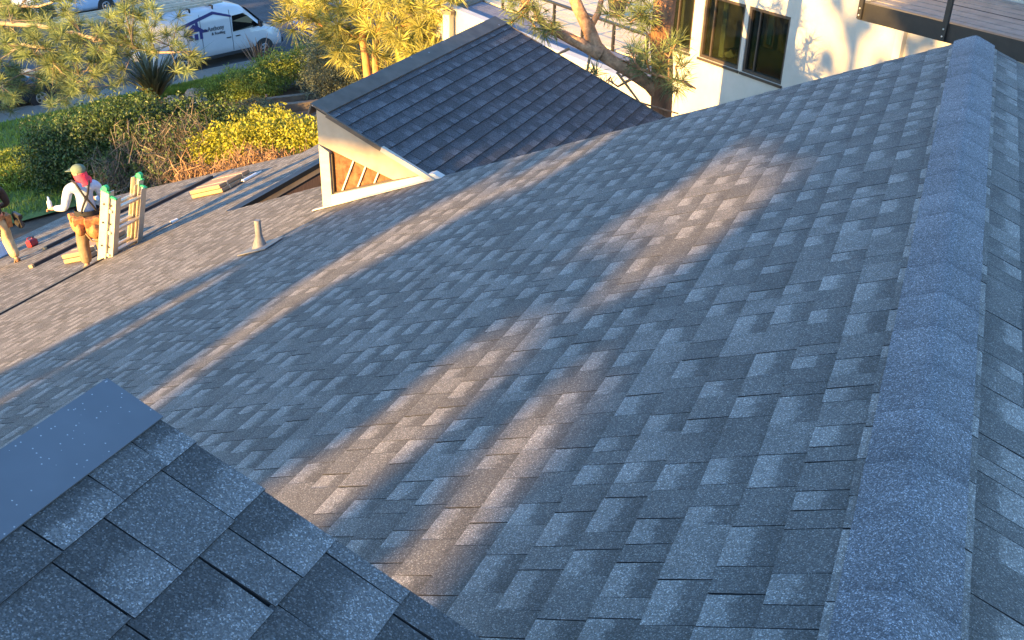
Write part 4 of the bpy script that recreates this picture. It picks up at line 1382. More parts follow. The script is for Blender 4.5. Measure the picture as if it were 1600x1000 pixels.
P3TUFTS = [(-4.17, 13.77, -1.2), (-4.33, 13.89, -1.37), (-4.27, 14.34, -1.54), (-4.23, 14.17, -1.87), (-4.02, 13.78, -1.84), (-3.74, 14.05, -1.69), (-3.66, 14.08, -1.55), (-3.5, 13.83, -2.07), (-4.35, 14.29, -2.05), (-5.7, 13.79, -1.41), (-5.94, 14.01, -1.34), (-5.71, 14.11, -1.71), (-6.05, 14.04, -1.5), (-6.26, 14.17, -1.38), (-3.91, 14.17, -2.13), (-4.09, 13.93, -1.13), (-4.45, 14.22, -1.18), (-4.72, 13.95, -2.35), (-4.9, 13.95, -2.2), (-3.7, 13.9, -2.2), (-4.15, 14.1, -2.0), (-4.3, 13.9, -1.75), (-3.85, 13.9, -1.95), (-3.6, 14.0, -1.8), (-4.1, 14.0, -1.4), (-4.5, 13.9, -1.3), (-4.6, 14.0, -1.05), (-5.5, 13.9, -1.6), (-5.85, 14.0, -1.15), (-6.2, 14.0, -1.6)]
pine('red-barked pine trunk with a big leaning limb in front of the cream house', P3T[0],
     [(P3T, [.2, .165, .16, .16, .16, .16, .16, .16, .15])], [(P3L, [.09, .10, .10, .095, .12, .10, .09, .085, .08]), (P3L2, [.10, .09, .075, .055, .04, .03, .02, .012]), (P3L3, tap(4, .055, .03))] + [(q, tap(len(q), .022, .010)) for q in P3TW],
     P3TUFTS, M_NEED3, 9, per=46, ln=.27, w=.008, bark=M_BARK, limb_m=M_BARKL, extra=1, jit=.10, twig_m=M_BARKL, seg=14)

# hedges and shrubs
shrub('hedge', 'dark green leafy hedge behind the worker in the pale shirt', 'hedge',
      [(-19.9, 17.6, -7.3, 1.2, 1.1, 1.3), (-18.7, 17.9, -6.9, 1.3, 1.1, 1.3), (-18.0, 18.6, -6.7, 1.2, 1.2, 1.3), (-19.0, 19.3, -7.0, 1.4, 1.2, 1.2),
       (-17.2, 19.4, -6.55, 1.0, .9, 1.0), (-16.2, 19.6, -6.5, 1.0, .8, .9)],
      44000, .078, M_LEAFD, 41, core=.5, nst=30, tone=(.5, 1.5))
shrub('yellow_hedge', 'bright yellow-green hedge lit by the low sun left of the dormer', 'hedge',
      [(-15.0, 17.9, -6.25, .9, .7, .62), (-14.1, 17.9, -6.0, .9, .8, .65), (-13.2, 18.1, -5.85, 1.0, .8, .65), (-12.3, 18.2, -5.75, 1.0, .8, .6), 
       (-14.6, 19.2, -6.1, .9, .7, .6), (-11.4, 18.0, -5.7, .9, .8, .6)],
      26000, .08, M_LEAFY, 42, core=.2, nst=40, stem=M_TWIG, tone=(.65, 1.35))


def twig_bush(name, label, blobs, n, m, seed, ln=.8, r=.011, leaves=None):
    rng = np.random.default_rng(seed)
    b0 = blobs[0]
    o = np.array([b0[0], b0[1], gz(b0[0], b0[1])])
    e = empty(name, o, 0, label, 'bush')
    V, T = [], []
    pts = blob_points(blobs, n, rng, .1)
    d = rng.normal(size=(n, 3)); d[:, 2] = np.abs(d[:, 2]) + .4
    d /= np.linalg.norm(d, axis=1)[:, None]
    L = (ln * rng.uniform(.4, 1.2, n))[:, None]
    s = np.cross(d, rng.normal(size=(n, 3))); s /= np.linalg.norm(s, axis=1)[:, None]
    k = np.cross(d, s)
    bend = rng.normal(size=(n, 3)) * .10 * L
    a, m1, b = pts - d * L * .5, pts + bend, pts + d * L * .5
    segs = []
    for p, q, w0, w1 in ((a, m1, r, r * .8), (m1, b, r * .8, r * .3)):
        ring = lambda c, w: [c + s * w, c - s * w * .5 + k * w * .87, c - s * w * .5 - k * w * .87]
        R0, R1 = ring(p, w0), ring(q, w1)
        base = np.stack(R0 + R1, 1)
        segs.append(base)
    V = np.concatenate(segs).reshape(-1, 3)
    nn = len(V) // 6
    F = (np.arange(nn)[:, None, None] * 6 + np.array([(0, 1, 4, 3), (1, 2, 5, 4), (2, 0, 3, 5)])[None]).reshape(-1, 4)
    t = np.repeat(np.tile(rng.uniform(.5, 1.4, n), 2), 6)
    link('twigs', np_mesh('twigs', V - o, F, m, {'tone': t}), e)
    if leaves:
        V, F, t = leaf_quads(blob_points(blobs, leaves[0], rng, .5), leaves[1], rng)
        link('leaves', np_mesh('leaves', V - o, F, leaves[2], {'tone': t}), e)
    return e


M_GREYT = mat('grey_bare_twigs', (0.15, 0.12, 0.09), 0.9, 0.3, 10, attr='tone')
twig_bush('bare_bush', 'grey leafless twiggy bush between the dark hedge and the yellow hedge', [(-16.9, 17.6, -6.6, 1.1, .8, .9), (-16.0, 17.9, -6.3, .9, .7, .8), (-15.9, 17.0, -6.9, 1.0, .6, .7), (-17.5, 17.0, -7.0, .9, .6, .7)], 1500, M_GREYT, 51, ln=.85, r=.009, leaves=(6500, .075, M_LEAFD))
twig_bush('dry_bush', 'dry orange-brown brushwood below the yellow hedge along the roof edge', [(-14.6, 16.6, -6.65, .9, .6, .6), (-13.6, 16.6, -6.4, .9, .6, .6), (-12.7, 16.7, -6.1, .9, .6, .55), (-11.8, 16.7, -5.95, .8, .6, .5), (-13.4, 17.2, -6.2, 1.0, .5, .5)], 5200, M_DRY, 52, ln=.55, r=.012, leaves=(1500, .06, M_DRY))
shrub('green_shrub', 'sunlit bright green rounded shrub beside the sidewalk below the van', 'shrub',
      [(-21.6, 27.2, -7.9, 1.2, 1.1, .55), (-20.9, 28.4, -7.6, 1.1, 1.1, .6), (-20.4, 29.3, -7.45, .9, .9, .6), (-22.2, 26.6, -8.1, .9, .9, .4), (-20.9, 26.9, -7.85, .9, .8, .5)], 26000, .065, M_LEAFG, 43, core=.3, tone=(.6, 1.45))
shrub('sage_shrub', 'large grey-green shrub in front of the dark car, left of the dormer corner', 'shrub',
      [(-18.9, 28.6, -7.2, 1.3, 1.2, .95), (-17.9, 28.3, -7.1, 1.3, 1.1, .85), (-19.6, 29.6, -7.3, 1.2, 1.1, .95), (-17.0, 27.8, -7.2, 1.0, 1.0, .7), (-18.3, 27.4, -7.5, 1.2, .9, .6), (-19.2, 30.6, -7.2, 1.1, 1.0, .8)], 24000, .075, M_LEAFS, 44, core=.35, aspect=.4, tone=(.5, 1.5))
shrub('low_shrub', 'low mixed green ground cover above the dark hedge, beside the flax plant', 'shrub',
      [(-20.4, 22.4, -7.9, 1.1, .8, .35), (-19.2, 22.2, -7.7, 1.0, .8, .4), (-18.0, 22.4, -7.55, 1.0, .8, .4), (-17.0, 22.6, -7.4, .9, .7, .4), (-21.4, 22.0, -8.0, .8, .7, .3)], 9000, .08, M_LEAFG, 45, core=.3, tone=(.5, 1.2))
shrub('grass_clump', 'sunlit yellow-green grassy clump behind the brown jacket worker at the far left', 'grass clump',
      [(-22.2, 18.2, -7.95, 1.3, .9, .4), (-21.2, 17.2, -7.85, .9, .8, .4), (-22.6, 16.8, -8.0, .9, .7, .3)], 9000, .12, M_LEAFG, 47, core=.2, aspect=.25, up=.8, tone=(.7, 1.5))
shrub('blue_herb', 'low bluish grey herb between the green shrub and the bare garden bed', 'herb',
      [(-19.9, 25.6, -8.0, .7, .6, .3), (-19.2, 25.2, -7.9, .6, .5, .3)], 2600, .08, M_LEAFS, 46, aspect=.3, tone=(.5, 1.2))


def flax(label, base, n, ln, m, seed, w=.05, lean=1.0, group=None):
    rng = np.random.default_rng(seed)
    e = empty('flax_plant', base, 0, label, 'plant', group)
    V, F, T = [], [], []
    for i in range(n):
        a = rng.uniform(0, 6.28); sp = rng.uniform(.05, .55) * lean
        d = np.array([math.cos(a) * sp, math.sin(a) * sp, 1.0]); d /= np.linalg.norm(d)
        s = np.array([-math.sin(a), math.cos(a), 0]); L = ln * rng.uniform(.6, 1.1)
        b = np.array([math.cos(a), math.sin(a), 0]) * rng.uniform(0, .1)
        base_i = len(V)
        for f, ww in ((0, .6), (.4, 1), (.75, .7), (1, .08)):
            p = b + d * L * f + np.array([math.cos(a), math.sin(a), -.4]) * (f ** 2) * L * .22 * lean
            V += [p - s * w * ww * .5, p + s * w * ww * .5]
        for k in range(3): F.append((base_i + 2 * k, base_i + 2 * k + 1, base_i + 2 * k + 3, base_i + 2 * k + 2))
        T += [rng.uniform(.5, 1.5)] * 8
    link('leaves', np_mesh('leaves', V, F, m, {'tone': T}), e)
    mb = MB(); mb.tube([(0, 0, -.05), (0, 0, .1)], [.1, .07], 8); mb.build('crown_base', M_TWIG, e)


flax('dark green spiky flax clump beside the sidewalk, below the van', (-24.3, 25.9, gz(-24.3, 25.9)), 170, 2.3, M_FLAXD, 61, .065, 1.5)
flax('bronze pink upright flax leaves in front of the white van front wheel', (-22.6, 29.6, gz(-22.6, 29.6)), 44, 1.75, M_FLAXR, 62, .06, .8)
flax('reddish flax tips between the van bumper and the sage shrub', (-21.3, 31.2, gz(-21.3, 31.2)), 26, 1.7, M_FLAXR, 63, .05, .8)
flax('small green flax plant in front of the blue car, behind the sage shrub', (-19.2, 32.6, gz(-19.2, 32.6)), 50, 1.3, M_FLAXD, 64, .06, 1.2)

# broad fleshy plant
fp = empty('agave_plant', (-14.1, 25.5, gz(-14.1, 25.5)), 0, 'pale yellow-green plant with broad fleshy leaves behind the dormer top edge', 'plant')
for (x, y, z) in [(-14.29, 25.5, -5.83), (-14.69, 25.45, -5.4), (-14.27, 25.5, -5.0), (-13.76, 25.5, -5.3), (-13.45, 25.5, -4.95), (-14.05, 25.5, -4.7), (-14.5, 25.6, -5.6), (-13.6, 25.4, -5.6)]:
    b0 = Vector((-14.1, 25.5, gz(-14.1, 25.5))); tp = Vector((x, y, z)); d = tp - b0
    s = d.cross(Vector((.3, 1, 0))).normalized(); nn = s.cross(d).normalized()
    mb = MB(); vs = []
    for f, w in ((0, .05), (.35, .08), (.65, .2), (.85, .17), (1, .02)):
        c = d * f + nn * (-.25 * f * (1 - f))
        vs += [c - s * w, c + nn * .05 * (w > .1), c + s * w, c - nn * .02]
    fs = []
    for k in range(4):
        for q in range(4): fs.append((4 * k + q, 4 * k + (q + 1) % 4, 4 * k + 4 + (q + 1) % 4, 4 * k + 4 + q))
    mb.add(vs, fs, True)
    me = mb.mesh('leaf', M_FLESHY)
    a = me.attributes.new('tone', 'FLOAT', 'POINT'); a.data.foreach_set('value', np.full(len(me.vertices), random.uniform(.7, 1.3), np.float32))
    link('leaf', me, fp)

# garden: timber edging, boulders
for (x0, y0, x1, y1, lb) in ((-20.0, 26.3, -18.2, 28.0, 'weathered timber step nearest the green shrub in the garden'), (-19.6, 25.2, -17.3, 27.2, 'longer weathered timber step across the bare garden bed'),
                             (-18.2, 23.6, -16.6, 25.2, 'weathered timber edging lowest on the bare bed above the yellow hedge')):
    e = empty('timber_step', (x0, y0, gz(x0, y0)), 0, lb, 'timber', 'timber steps in the garden bed')
    mb = MB(); mb.bar((0, 0, .10), (x1 - x0, y1 - y0, gz(x1, y1) - gz(x0, y0) + .10), .2, .24); mb.build('timber', M_TIMB, e)
    mb = MB(); mb.bar((-.12 + .02, .1, -.2), (-.12 + .02, .1, .3), .06); mb.build('stake', M_TIMB, e)
rb = np.random.default_rng(8)
for i, (x, y, r, lb) in enumerate(((-22.9, 26.4, .38, 'largest pale pinkish boulder beside the flax clump'), (-22.2, 25.6, .26, 'small pale boulder at the corner of the green shrub'), (-23.4, 25.7, .24, 'small flat stone right at the foot of the dark flax'), (-19.6, 24.2, .22, 'small pale stone on the bare garden soil'))):
    e = empty('boulder', (x, y, gz(x, y)), 0, lb, 'boulder', 'boulders in the front garden')
    mb = MB(); mb.ball((0, 0, r * .3), (r * 1.3, r, r * .7), 14, 9)
    mb.v = [tuple(np.array(q) * (1 + .12 * math.sin(q[0] * 9 + i) * math.sin(q[1] * 8) + rb.uniform(-.04, .04))) for q in mb.v]
    mb.build('stone', M_STONE, e)

# ------------------------------------------------------------------ vehicles
M_VANW = mat('white_van_paint', (0.52, 0.52, 0.53), 0.28, 0.03, 2, coat=0.5)
M_NAVY = mat('navy_lettering', (0.025, 0.022, 0.13), 0.5, 0.1, 5)
M_LETT = mat('black_lettering', (0.02, 0.02, 0.03), 0.5, 0.1, 5)
M_TYRE = mat('tyre_rubber', (0.014, 0.014, 0.014), 0.85, 0.2, 12)
M_RIM = mat('steel_rim', (0.35, 0.35, 0.36), 0.4, 0.1, 10, metal=0.6)
M_CLAD = mat('black_cladding', (0.02, 0.02, 0.022), 0.6, 0.2, 10)
M_LAMP = mat('clear_lamp', (0.55, 0.52, 0.46), 0.15, 0.2, 30)
M_AMBER = mat('amber_lamp', (0.6, 0.2, 0.02), 0.3, 0.1, 10)
M_BLUEC = mat('dark_blue_car_paint', (0.025, 0.06, 0.20), 0.25, 0.1, 3, coat=0.6)
M_GREYC = mat('charcoal_car_paint', (0.03, 0.034, 0.038), 0.25, 0.1, 3, coat=0.6)
M_PALEC = mat('pale_blue_car_paint', (0.42, 0.52, 0.66), 0.28, 0.05, 3, coat=0.6)


def loft(mb, secs, prof):
    """secs: dicts; prof(sec) -> half profile [(y,z)...] from bottom to roof centre"""
    rings = []
    for s in secs:
        h = prof(s)
        full = [(s['x'], -y, z) for y, z in h] + [(s['x'], y, z) for y, z in h[::-1][1:]]
        rings.append(full)
    n = len(rings[0])
    vs = [v for r in rings for v in r]
    fs = []
    for i in range(len(rings) - 1):
        for k in range(n - 1):
            fs.append((i * n + k, (i + 1) * n + k, (i + 1) * n + k + 1, i * n + k + 1))
        fs.append((i * n + n - 1, (i + 1) * n + n - 1, (i + 1) * n, i * n))
    mb.add(vs, fs, True)
    mb.add(rings[0], [tuple(range(n))])
    mb.add(rings[-1][::-1], [tuple(range(n))])


def interp(secs, x, key):
    for a, b in zip(secs[:-1], secs[1:]):
        if a['x'] <= x <= b['x']:
            f = (x - a['x']) / (b['x'] - a['x'] + 1e-9)
            return a[key] + (b[key] - a[key]) * f
    return secs[-1][key]


def wheels(e, xs, half, r, w=.22):
    for x in xs:
        for sg in (-1, 1):
            wh = MB()
            wh.tube([(x, sg * (half - w), r), (x, sg * (half - w + .02), r), (x, sg * (half - .02), r), (x, sg * half, r)], [r * .93, r, r, r * .93], 24)
            t = wh.build('wheel', M_TYRE, e)
            rm = MB()
            rm.tube([(x, sg * (half + .001), r), (x, sg * (half + .012), r)], [r * .62, r * .56], 20)
            rm.tube([(x, sg * (half + .010), r), (x, sg * (half + .03), r)], [r * .18, r * .14], 12)
            rm.build('rim', M_RIM, t)
            for k in range(5):
                s = MB()
                a = 2 * math.pi * k / 5
                c = (x + math.cos(a) * r * .36, sg * (half + .014), r + math.sin(a) * r * .36)
                s.ball(c, (.05, .006, .05), 8, 5)
                s.build('vent_hole', M_TYRE, t)
            ar = MB()
            ar.tube([(x, sg * (half - .12), r + .02), (x, sg * (half + .004), r + .02)], r * 1.22, 24)
            ar.build('wheel_arch', M_CLAD, e)


VH = R(16)
VD = np.array([math.sin(VH), math.cos(VH)]); VN = np.array([VD[1], -VD[0]])
van = empty('work_van', (*(np.array([-25.03, 33.08]) - VD * 4.8 - VN * .95), -8.7), math.atan2(VD[1], VD[0]),
            'white work van with navy house logo and lettering parked at the kerb', 'van')
VS = [dict(x=0, wb=.93, wu=.84, zr=2.36, z0=.48), dict(x=.06, wb=.97, wu=.88, zr=2.44, z0=.42), dict(x=2.0, wb=.98, wu=.90, zr=2.47, z0=.40), dict(x=3.5, wb=.98, wu=.89, zr=2.45, z0=.40),
      dict(x=3.95, wb=.98, wu=.86, zr=2.36, z0=.40), dict(x=4.15, wb=.98, wu=.85, zr=2.20, z0=.40), dict(x=4.95, wb=.98, wu=.88, zr=1.40, z0=.40), dict(x=5.1, wb=.98, wu=.88, zr=1.31, z0=.38),
      dict(x=5.5, wb=.95, wu=.80, zr=1.16, z0=.34), dict(x=5.72, wb=.88, wu=.72, zr=.98, z0=.32), dict(x=5.83, wb=.78, wu=.62, zr=.72, z0=.34), dict(x=5.85, wb=.70, wu=.6, zr=.6, z0=.38)]


def vprof(s):
    zr, z0 = s['zr'], s['z0']
    zb = z0 + (min(1.12, zr - .10) - z0)
    return [(0, z0), (s['wb'] - .08, z0), (s['wb'] - .01, z0 + .08), (s['wb'], z0 + (zb - z0) * .55), (s['wb'] - .02, zb), (s['wu'] + (s['wb'] - s['wu']) * .35, zb + (zr - zb) * .55), (s['wu'] - .02, zr - .12 * min(1, zr - .3)), (s['wu'] - .14, zr - .02), (0, zr + .02)]


mb = MB(); loft(mb, VS, vprof); mb.build('body', M_VANW, van)


def vw(x, z):
    wb, wu, zr = interp(VS, x, 'wb'), interp(VS, x, 'wu'), interp(VS, x, 'zr')
    zb = min(1.12, zr - .10)
    p = [(.4, wb - .01), (.4 + (zb - .4) * .55, wb), (zb, wb - .02), (zb + (zr - zb) * .55, wu + (wb - wu) * .35), (zr - .12, wu - .02), (zr, wu - .14)]
    for (a, ya), (b, yb) in zip(p[:-1], p[1:]):
        if a <= z <= b: return ya + (yb - ya) * (z - a) / (b - a)
    return p[-1][1] if z > zr else p[0][1]


def side_poly(name, pts, m, parent, off=.012, sides=(-1,), n=6):
    """flat decal or glass following the van side"""
    out = None
    for sg in sides:
        mb = MB()
        pts2 = []
        for (a, b) in zip(pts, pts[1:] + pts[:1]):
            for k in range(n):
                f = k / n
                pts2.append((a[0] + (b[0] - a[0]) * f, a[1] + (b[1] - a[1]) * f))
        mb.prism([(x, sg * (vw(x, z) + off), z) for x, z in pts2], (0, -sg * .008, 0))
        out = mb.build(name, m, parent)
    return out


side_poly('side_window', [(3.42, 1.32), (3.46, 1.98), (4.02, 2.0), (4.20, 1.86), (4.70, 1.36)], M_CARGL, van, .015, (-1, 1))
side_poly('quarter_glass', [(4.74, 1.34), (4.62, 1.46), (4.98, 1.30)], M_CARGL, van, .015, (-1, 1), 3)
mb = MB(); mb.prism([(4.17, -.78, 2.19), (4.17, .78, 2.19), (4.93, .83, 1.44), (4.93, -.83, 1.44)], (.014, 0, .016)); mb.build('windshield', M_CARGL, van)
for x in (2.02, 3.36):
    for sg in (-1, 1):
        mb = MB()
        zs = np.linspace(.55, 2.25, 9)
        for a, b in zip(zs[:-1], zs[1:]):
            mb.bar((x, sg * (vw(x, a) + .004), a), (x, sg * (vw(x, b) + .004), b), .012, .012)
        mb.build('door_seam', M_CLAD, van)
for x in (3.2, 3.62):
    for sg in (-1, 1):
        mb = MB(); mb.box((x, sg * (vw(x, 1.12) + .015), 1.12), (.2, .035, .045), bev=.01); mb.build('door_handle', M_CLAD, van)
for sg in (-1, 1):
    mb = MB(); mb.box((2.9, sg * .985, .44), (3.0, .03, .14), bev=.01); mb.build('side_sill', M_CLAD, van)
    mb = MB(); mb.box((4.62, sg * 1.09, 1.48), (.10, .16, .28), bev=.03); mb.bar((4.66, sg * .9, 1.36), (4.64, sg * 1.03, 1.42), .05); mb.build('side_mirror', M_CLAD, van)
    mb = MB(); mb.prism([(5.30, sg * .90, 1.10), (5.56, sg * .86, 1.06), (5.74, sg * .73, .90), (5.68, sg * .80, .78), (5.45, sg * .93, .92)], (.03, sg * .035, .02)); mb.build('headlight', M_LAMP, van)
    mb = MB(); mb.box((.0, sg * .86, 1.2), (.03, .12, .5), bev=.01); mb.build('tail_light', M_RED, van)
mb = MB(); mb.box((5.78, 0, .50), (.2, 1.62, .26), bev=.05); mb.build('front_bumper', M_CLAD, van)
mb = MB(); mb.box((5.80, 0, .80), (.08, .95, .18), bev=.02); mb.build('grille', M_CLAD, van)
mb = MB(); mb.prism([(4.97, -.80, 1.415), (4.97, .80, 1.415), (5.08, .78, 1.345), (5.08, -.78, 1.345)], (.0, 0, .012)); mb.build('wiper_cowl', M_CLAD, van)
wheels(van, (1.05, 4.8), .99, .35)
# logo on the side: roof line, house and lettering
side_poly('logo_roof_line', [(1.05, 1.90), (2.62, 2.30), (2.66, 2.18), (1.05, 1.76)], M_NAVY, van, .014)
side_poly('logo_roof_line', [(2.62, 2.30), (3.42, 2.02), (3.42, 1.93), (2.64, 2.18)], M_NAVY, van, .0145)
side_poly('logo_house', [(1.45, 1.28), (1.45, 1.62), (1.36, 1.62), (1.72, 1.92), (1.80, 1.86), (1.80, 1.98), (1.92, 1.98), (1.92, 1.80), (2.14, 1.62), (2.30, 1.62), (2.30, 1.52), (2.06, 1.52), (2.06, 1.28)], M_NAVY, van, .014)
side_poly('logo_door', [(1.62, 1.28), (1.62, 1.60), (1.92, 1.60), (1.92, 1.28)], M_VANW, van, .022)
side_poly('logo_door_panel', [(1.69, 1.28), (1.69, 1.52), (1.85, 1.52), (1.85, 1.28)], M_NAVY, van, .030)


def lettering(name, text, size, x, z, m, parent, sx=1.0):
    cu = bpy.data.curves.new(name, 'FONT')
    cu.body = text; cu.size = size; cu.extrude = .004; cu.space_character = 1.0
    tmp = bpy.data.objects.new(name, cu); COL.objects.link(tmp)
    dg = bpy.context.evaluated_depsgraph_get()
    me = bpy.data.meshes.new_from_object(tmp.evaluated_get(dg))
    bpy.data.objects.remove(tmp)
    me.materials.clear(); me.materials.append(m)
    for v in me.vertices:
        px, pz = x + v.co.x * sx, z + v.co.y
        v.co = Vector((px, -(vw(px, pz) + .014 + v.co.z), pz))
    return link(name, me, parent)


lettering('lettering', 'n Anthony', .27, 2.14, 1.52, M_LETT, van, .78)
lettering('lettering', '& Roofing', .17, 2.45, 1.34, M_LETT, van, .9)
# roof rack and ladders on the van
for x in (.5, 1.7, 2.7):
    mb = MB(); mb.bar((x, -.85, 2.51), (x, .85, 2.51), .05, .05)
    for sg in (-1, 1): mb.bar((x, sg * .82, 2.33), (x, sg * .82, 2.51), .05)
    mb.build('roof_rack_bar', M_CLAD, van)
van.scale = (1, 1, .885)
vm = Matrix.Translation(van.location) @ Matrix.Rotation(math.atan2(VD[1], VD[0]), 4, 'Z')
for (yo, ln, lb) in ((-.45, 6.2, 'long aluminium ladder on the van roof rack, on the kerb side'), (.42, 5.4, 'second aluminium ladder on the van roof rack, on the street side')):
    e = empty('roof_ladder', label=lb, cat='ladder', group='ladders carried on the van roof', mat=vm @ Matrix.Translation((-2.9, yo, 2.27)))
    for sg in (-1, 1):
        mb = MB(); mb.box((ln / 2, sg * .21, 0), (ln, .03, .08)); mb.build('rail', M_ALU, e)
        mb = MB(); mb.box((ln / 2, sg * .17, .085), (ln * .95, .03, .08)); mb.build('rail', M_ALU, e)
    for k in range(int(ln / .3)):
        mb = MB(); mb.tube([(.15 + k * .3, -.2, 0), (.15 + k * .3, .2, 0)], .018, 6); mb.build('rung', M_ALU, e)


def car(label, loc, rz, paint, scale=1.0):
    e = empty('parked_car', loc, rz, label, 'car')
    S = [dict(x=0, wb=.70, wu=.6, zr=.78, z0=.45), dict(x=.06, wb=.80, wu=.66, zr=.92, z0=.36), dict(x=.5, wb=.88, wu=.68, zr=1.04, z0=.28), dict(x=.85, wb=.89, wu=.64, zr=1.20, z0=.24), dict(x=1.35, wb=.90, wu=.60, zr=1.44, z0=.22),
         dict(x=2.2, wb=.90, wu=.60, zr=1.48, z0=.22), dict(x=2.7, wb=.90, wu=.60, zr=1.42, z0=.22), dict(x=3.35, wb=.89, wu=.66, zr=1.02, z0=.24), dict(x=3.9, wb=.87, wu=.66, zr=.94, z0=.26), dict(x=4.3, wb=.80, wu=.6, zr=.80, z0=.30), dict(x=4.42, wb=.66, wu=.5, zr=.62, z0=.36)]

    def pf(s):
        zb = min(.92, s['zr'] - .06)
        return [(0, s['z0']), (s['wb'] - .06, s['z0']), (s['wb'], s['z0'] + .15), (s['wb'], zb - .15), (s['wb'] - .05, zb), (s['wu'] + .06, zb + (s['zr'] - zb) * .6), (s['wu'] - .08, s['zr'] - .02), (0, s['zr'])]
    mb = MB(); loft(mb, S, pf); mb.build('body', paint, e)
    for sg in (-1, 1):
        mb = MB(); mb.prism([(1.0, sg * .80, .98), (1.42, sg * .70, 1.34), (2.0, sg * .695, 1.38), (2.0, sg * .845, .96)], (0, sg * .02, .012)); mb.build('side_window', M_CARGL, e)
        mb = MB(); mb.prism([(2.05, sg * .845, .96), (2.05, sg * .695, 1.38), (2.62, sg * .70, 1.32), (3.12, sg * .83, .98)], (0, sg * .02, .012)); mb.build('side_window', M_CARGL, e)
        mb = MB(); mb.ball((4.22, sg * .62, .70), (.14, .16, .08), 10, 6); mb.build('headlight', M_LAMP, e)
        mb = MB(); mb.ball((4.18, sg * .80, .66), (.08, .05, .05), 8, 5); mb.build('indicator', M_AMBER, e)
        mb = MB(); mb.box((3.0, sg * .97, 1.0), (.12, .16, .12), bev=.03); mb.build('side_mirror', paint, e)
        mb = MB(); mb.box((1.75, sg * .905, .82), (.16, .02, .03)); mb.build('door_handle', M_CLAD, e)
        mb = MB(); mb.box((.06, sg * .62, .78), (.06, .26, .14), bev=.015); mb.build('tail_light', M_RED, e)
    mb = MB(); mb.prism([(2.76, -.58, 1.40), (2.76, .58, 1.40), (3.32, .70, 1.06), (3.32, -.70, 1.06)], (.012, 0, .014)); mb.build('windshield', M_CARGL, e)
    mb = MB(); mb.prism([(.90, -.60, 1.24), (.90, .60, 1.24), (1.32, .56, 1.43), (1.32, -.56, 1.43)], (-.012, 0, .014)); mb.build('rear_window', M_CARGL, e)
    mb = MB(); mb.box((4.38, 0, .42), (.1, 1.3, .14), bev=.02); mb.build('front_bumper', M_CLAD, e)
    wheels(e, (.85, 3.55), .90, .32, .2)
    return e


hd = math.atan2(SD[1], SD[0])
p = np.array([-27.5, 25.0]) - SD * 4.4 - SN * .55
car('dark charcoal car with an amber lamp parked at the far left under the pine', (p[0], p[1], -8.7), hd, M_GREYC)
p = ST0 + SD * 8.4 + SN * -1.05
car('dark blue car parked at the kerb behind the golden pine trunks', (p[0], p[1], -8.7), hd, M_BLUEC)
p = np.array([-37.3, 34.0]) - SD * 1.2
car('pale blue car parked across the street, glimpsed above the pine', (p[0], p[1], -8.7), hd, M_PALEC)

# ------------------------------------------------------------------ cream house, terrace and deck
WA = R(-35)
WU = Vector((math.cos(WA), math.sin(WA), 0))
WN = Vector((math.sin(WA), -math.cos(WA), 0))
WP = Vector((-2.775, 18.308, 0))


def wp(u, off, z): return WP + WU * u + WN * off + Vector((0, 0, z))


def wbox(mb, u0, u1, o0, o1, z0, z1):
    vs = [wp(u, o, z) for z in (z0, z1) for (u, o) in ((u0, o0), (u1, o0), (u1, o1), (u0, o1))]
    return mb.add(vs, [(3, 2, 1, 0), (4, 5, 6, 7), (0, 1, 5, 4), (1, 2, 6, 5), (2, 3, 7, 6), (3, 0, 4, 7)])


house = empty('cream_house', (0, 0, 0), 0, 'cream stucco house with dark framed windows at the upper right', 'house')
Z0, Z1, ZT = -3.17, -1.98, 0.9
WINS = [(-3.24, -2.50), (-2.22, -1.12), (-1.02, 0.0)]
mb = MB()
wbox(mb, -3.30, 7.0, 0, -.25, -9, Z0)
wbox(mb, -3.30, 7.0, 0, -.25, Z1, ZT)
xs = [-3.30] + [q for w in WINS for q in w] + [7.0]
for a, b in zip(xs[::2], xs[1::2]): wbox(mb, a, b, 0, -.25, Z0, Z1)
wbox(mb, -3.30, -3.05, -.25, -7, -9, ZT)
wbox(mb, 6.75, 7.0, -.25, -7, -9, ZT)
mb.build('wall', M_STUCCO, house)
M_ROOM = mat('dark_room', (0.06, 0.055, 0.035), 0.9, 0.3, 1.5)
M_CURT = mat('pale_green_curtain', (0.42, 0.46, 0.30), 0.9, 0.15, 6)
mb = MB(); wbox(mb, -3.04, 6.7, -2.4, -2.3, -4.2, 0.5); wbox(mb, -3.04, 6.7, -.3, -2.3, -3.42, -3.36); wbox(mb, -3.04, 6.7, -.3, -2.3, -.9, -.8); mb.build('room_interior', M_ROOM, house)
for i, (a, b) in enumerate(WINS):
    mb = MB()
    f = .055
    wbox(mb, a, b, -.02, -.12, Z0, Z0 + f); wbox(mb, a, b, -.02, -.12, Z1 - f, Z1)
    wbox(mb, a, a + f, -.02, -.12, Z0 + f, Z1 - f); wbox(mb, b - f, b, -.02, -.12, Z0 + f, Z1 - f)
    fr = mb.build('window', M_DARKB, house)
    mb = MB(); wbox(mb, a + f, b - f, -.07, -.076, Z0 + f, Z1 - f); mb.build('pane', M_PANE, fr)
    mb = MB(); wbox(mb, a + .24, a + .275, -.04, -.10, Z0 + f, Z1 - f); mb.build('sash_bar', M_DARKB, fr)
    mb = MB(); wbox(mb, a - .03, b + .03, .03, -.02, Z0 - .05, Z0 - .005); mb.build('sill', M_DARKB, fr)
    if i > 0:
        mb = MB(); wbox(mb, a + .30, a + .42, -.22, -.25, Z0 + (.05 if i == 1 else .55), Z1 - .1); mb.build('curtain', M_CURT, fr)
mb = MB()
wbox(mb, -.55, -.10, -1.2, -1.25, Z0 + .28, Z1 - .35); wbox(mb, -.75, -.1, -1.1, -1.9, Z0 + .12, Z0 + .16)
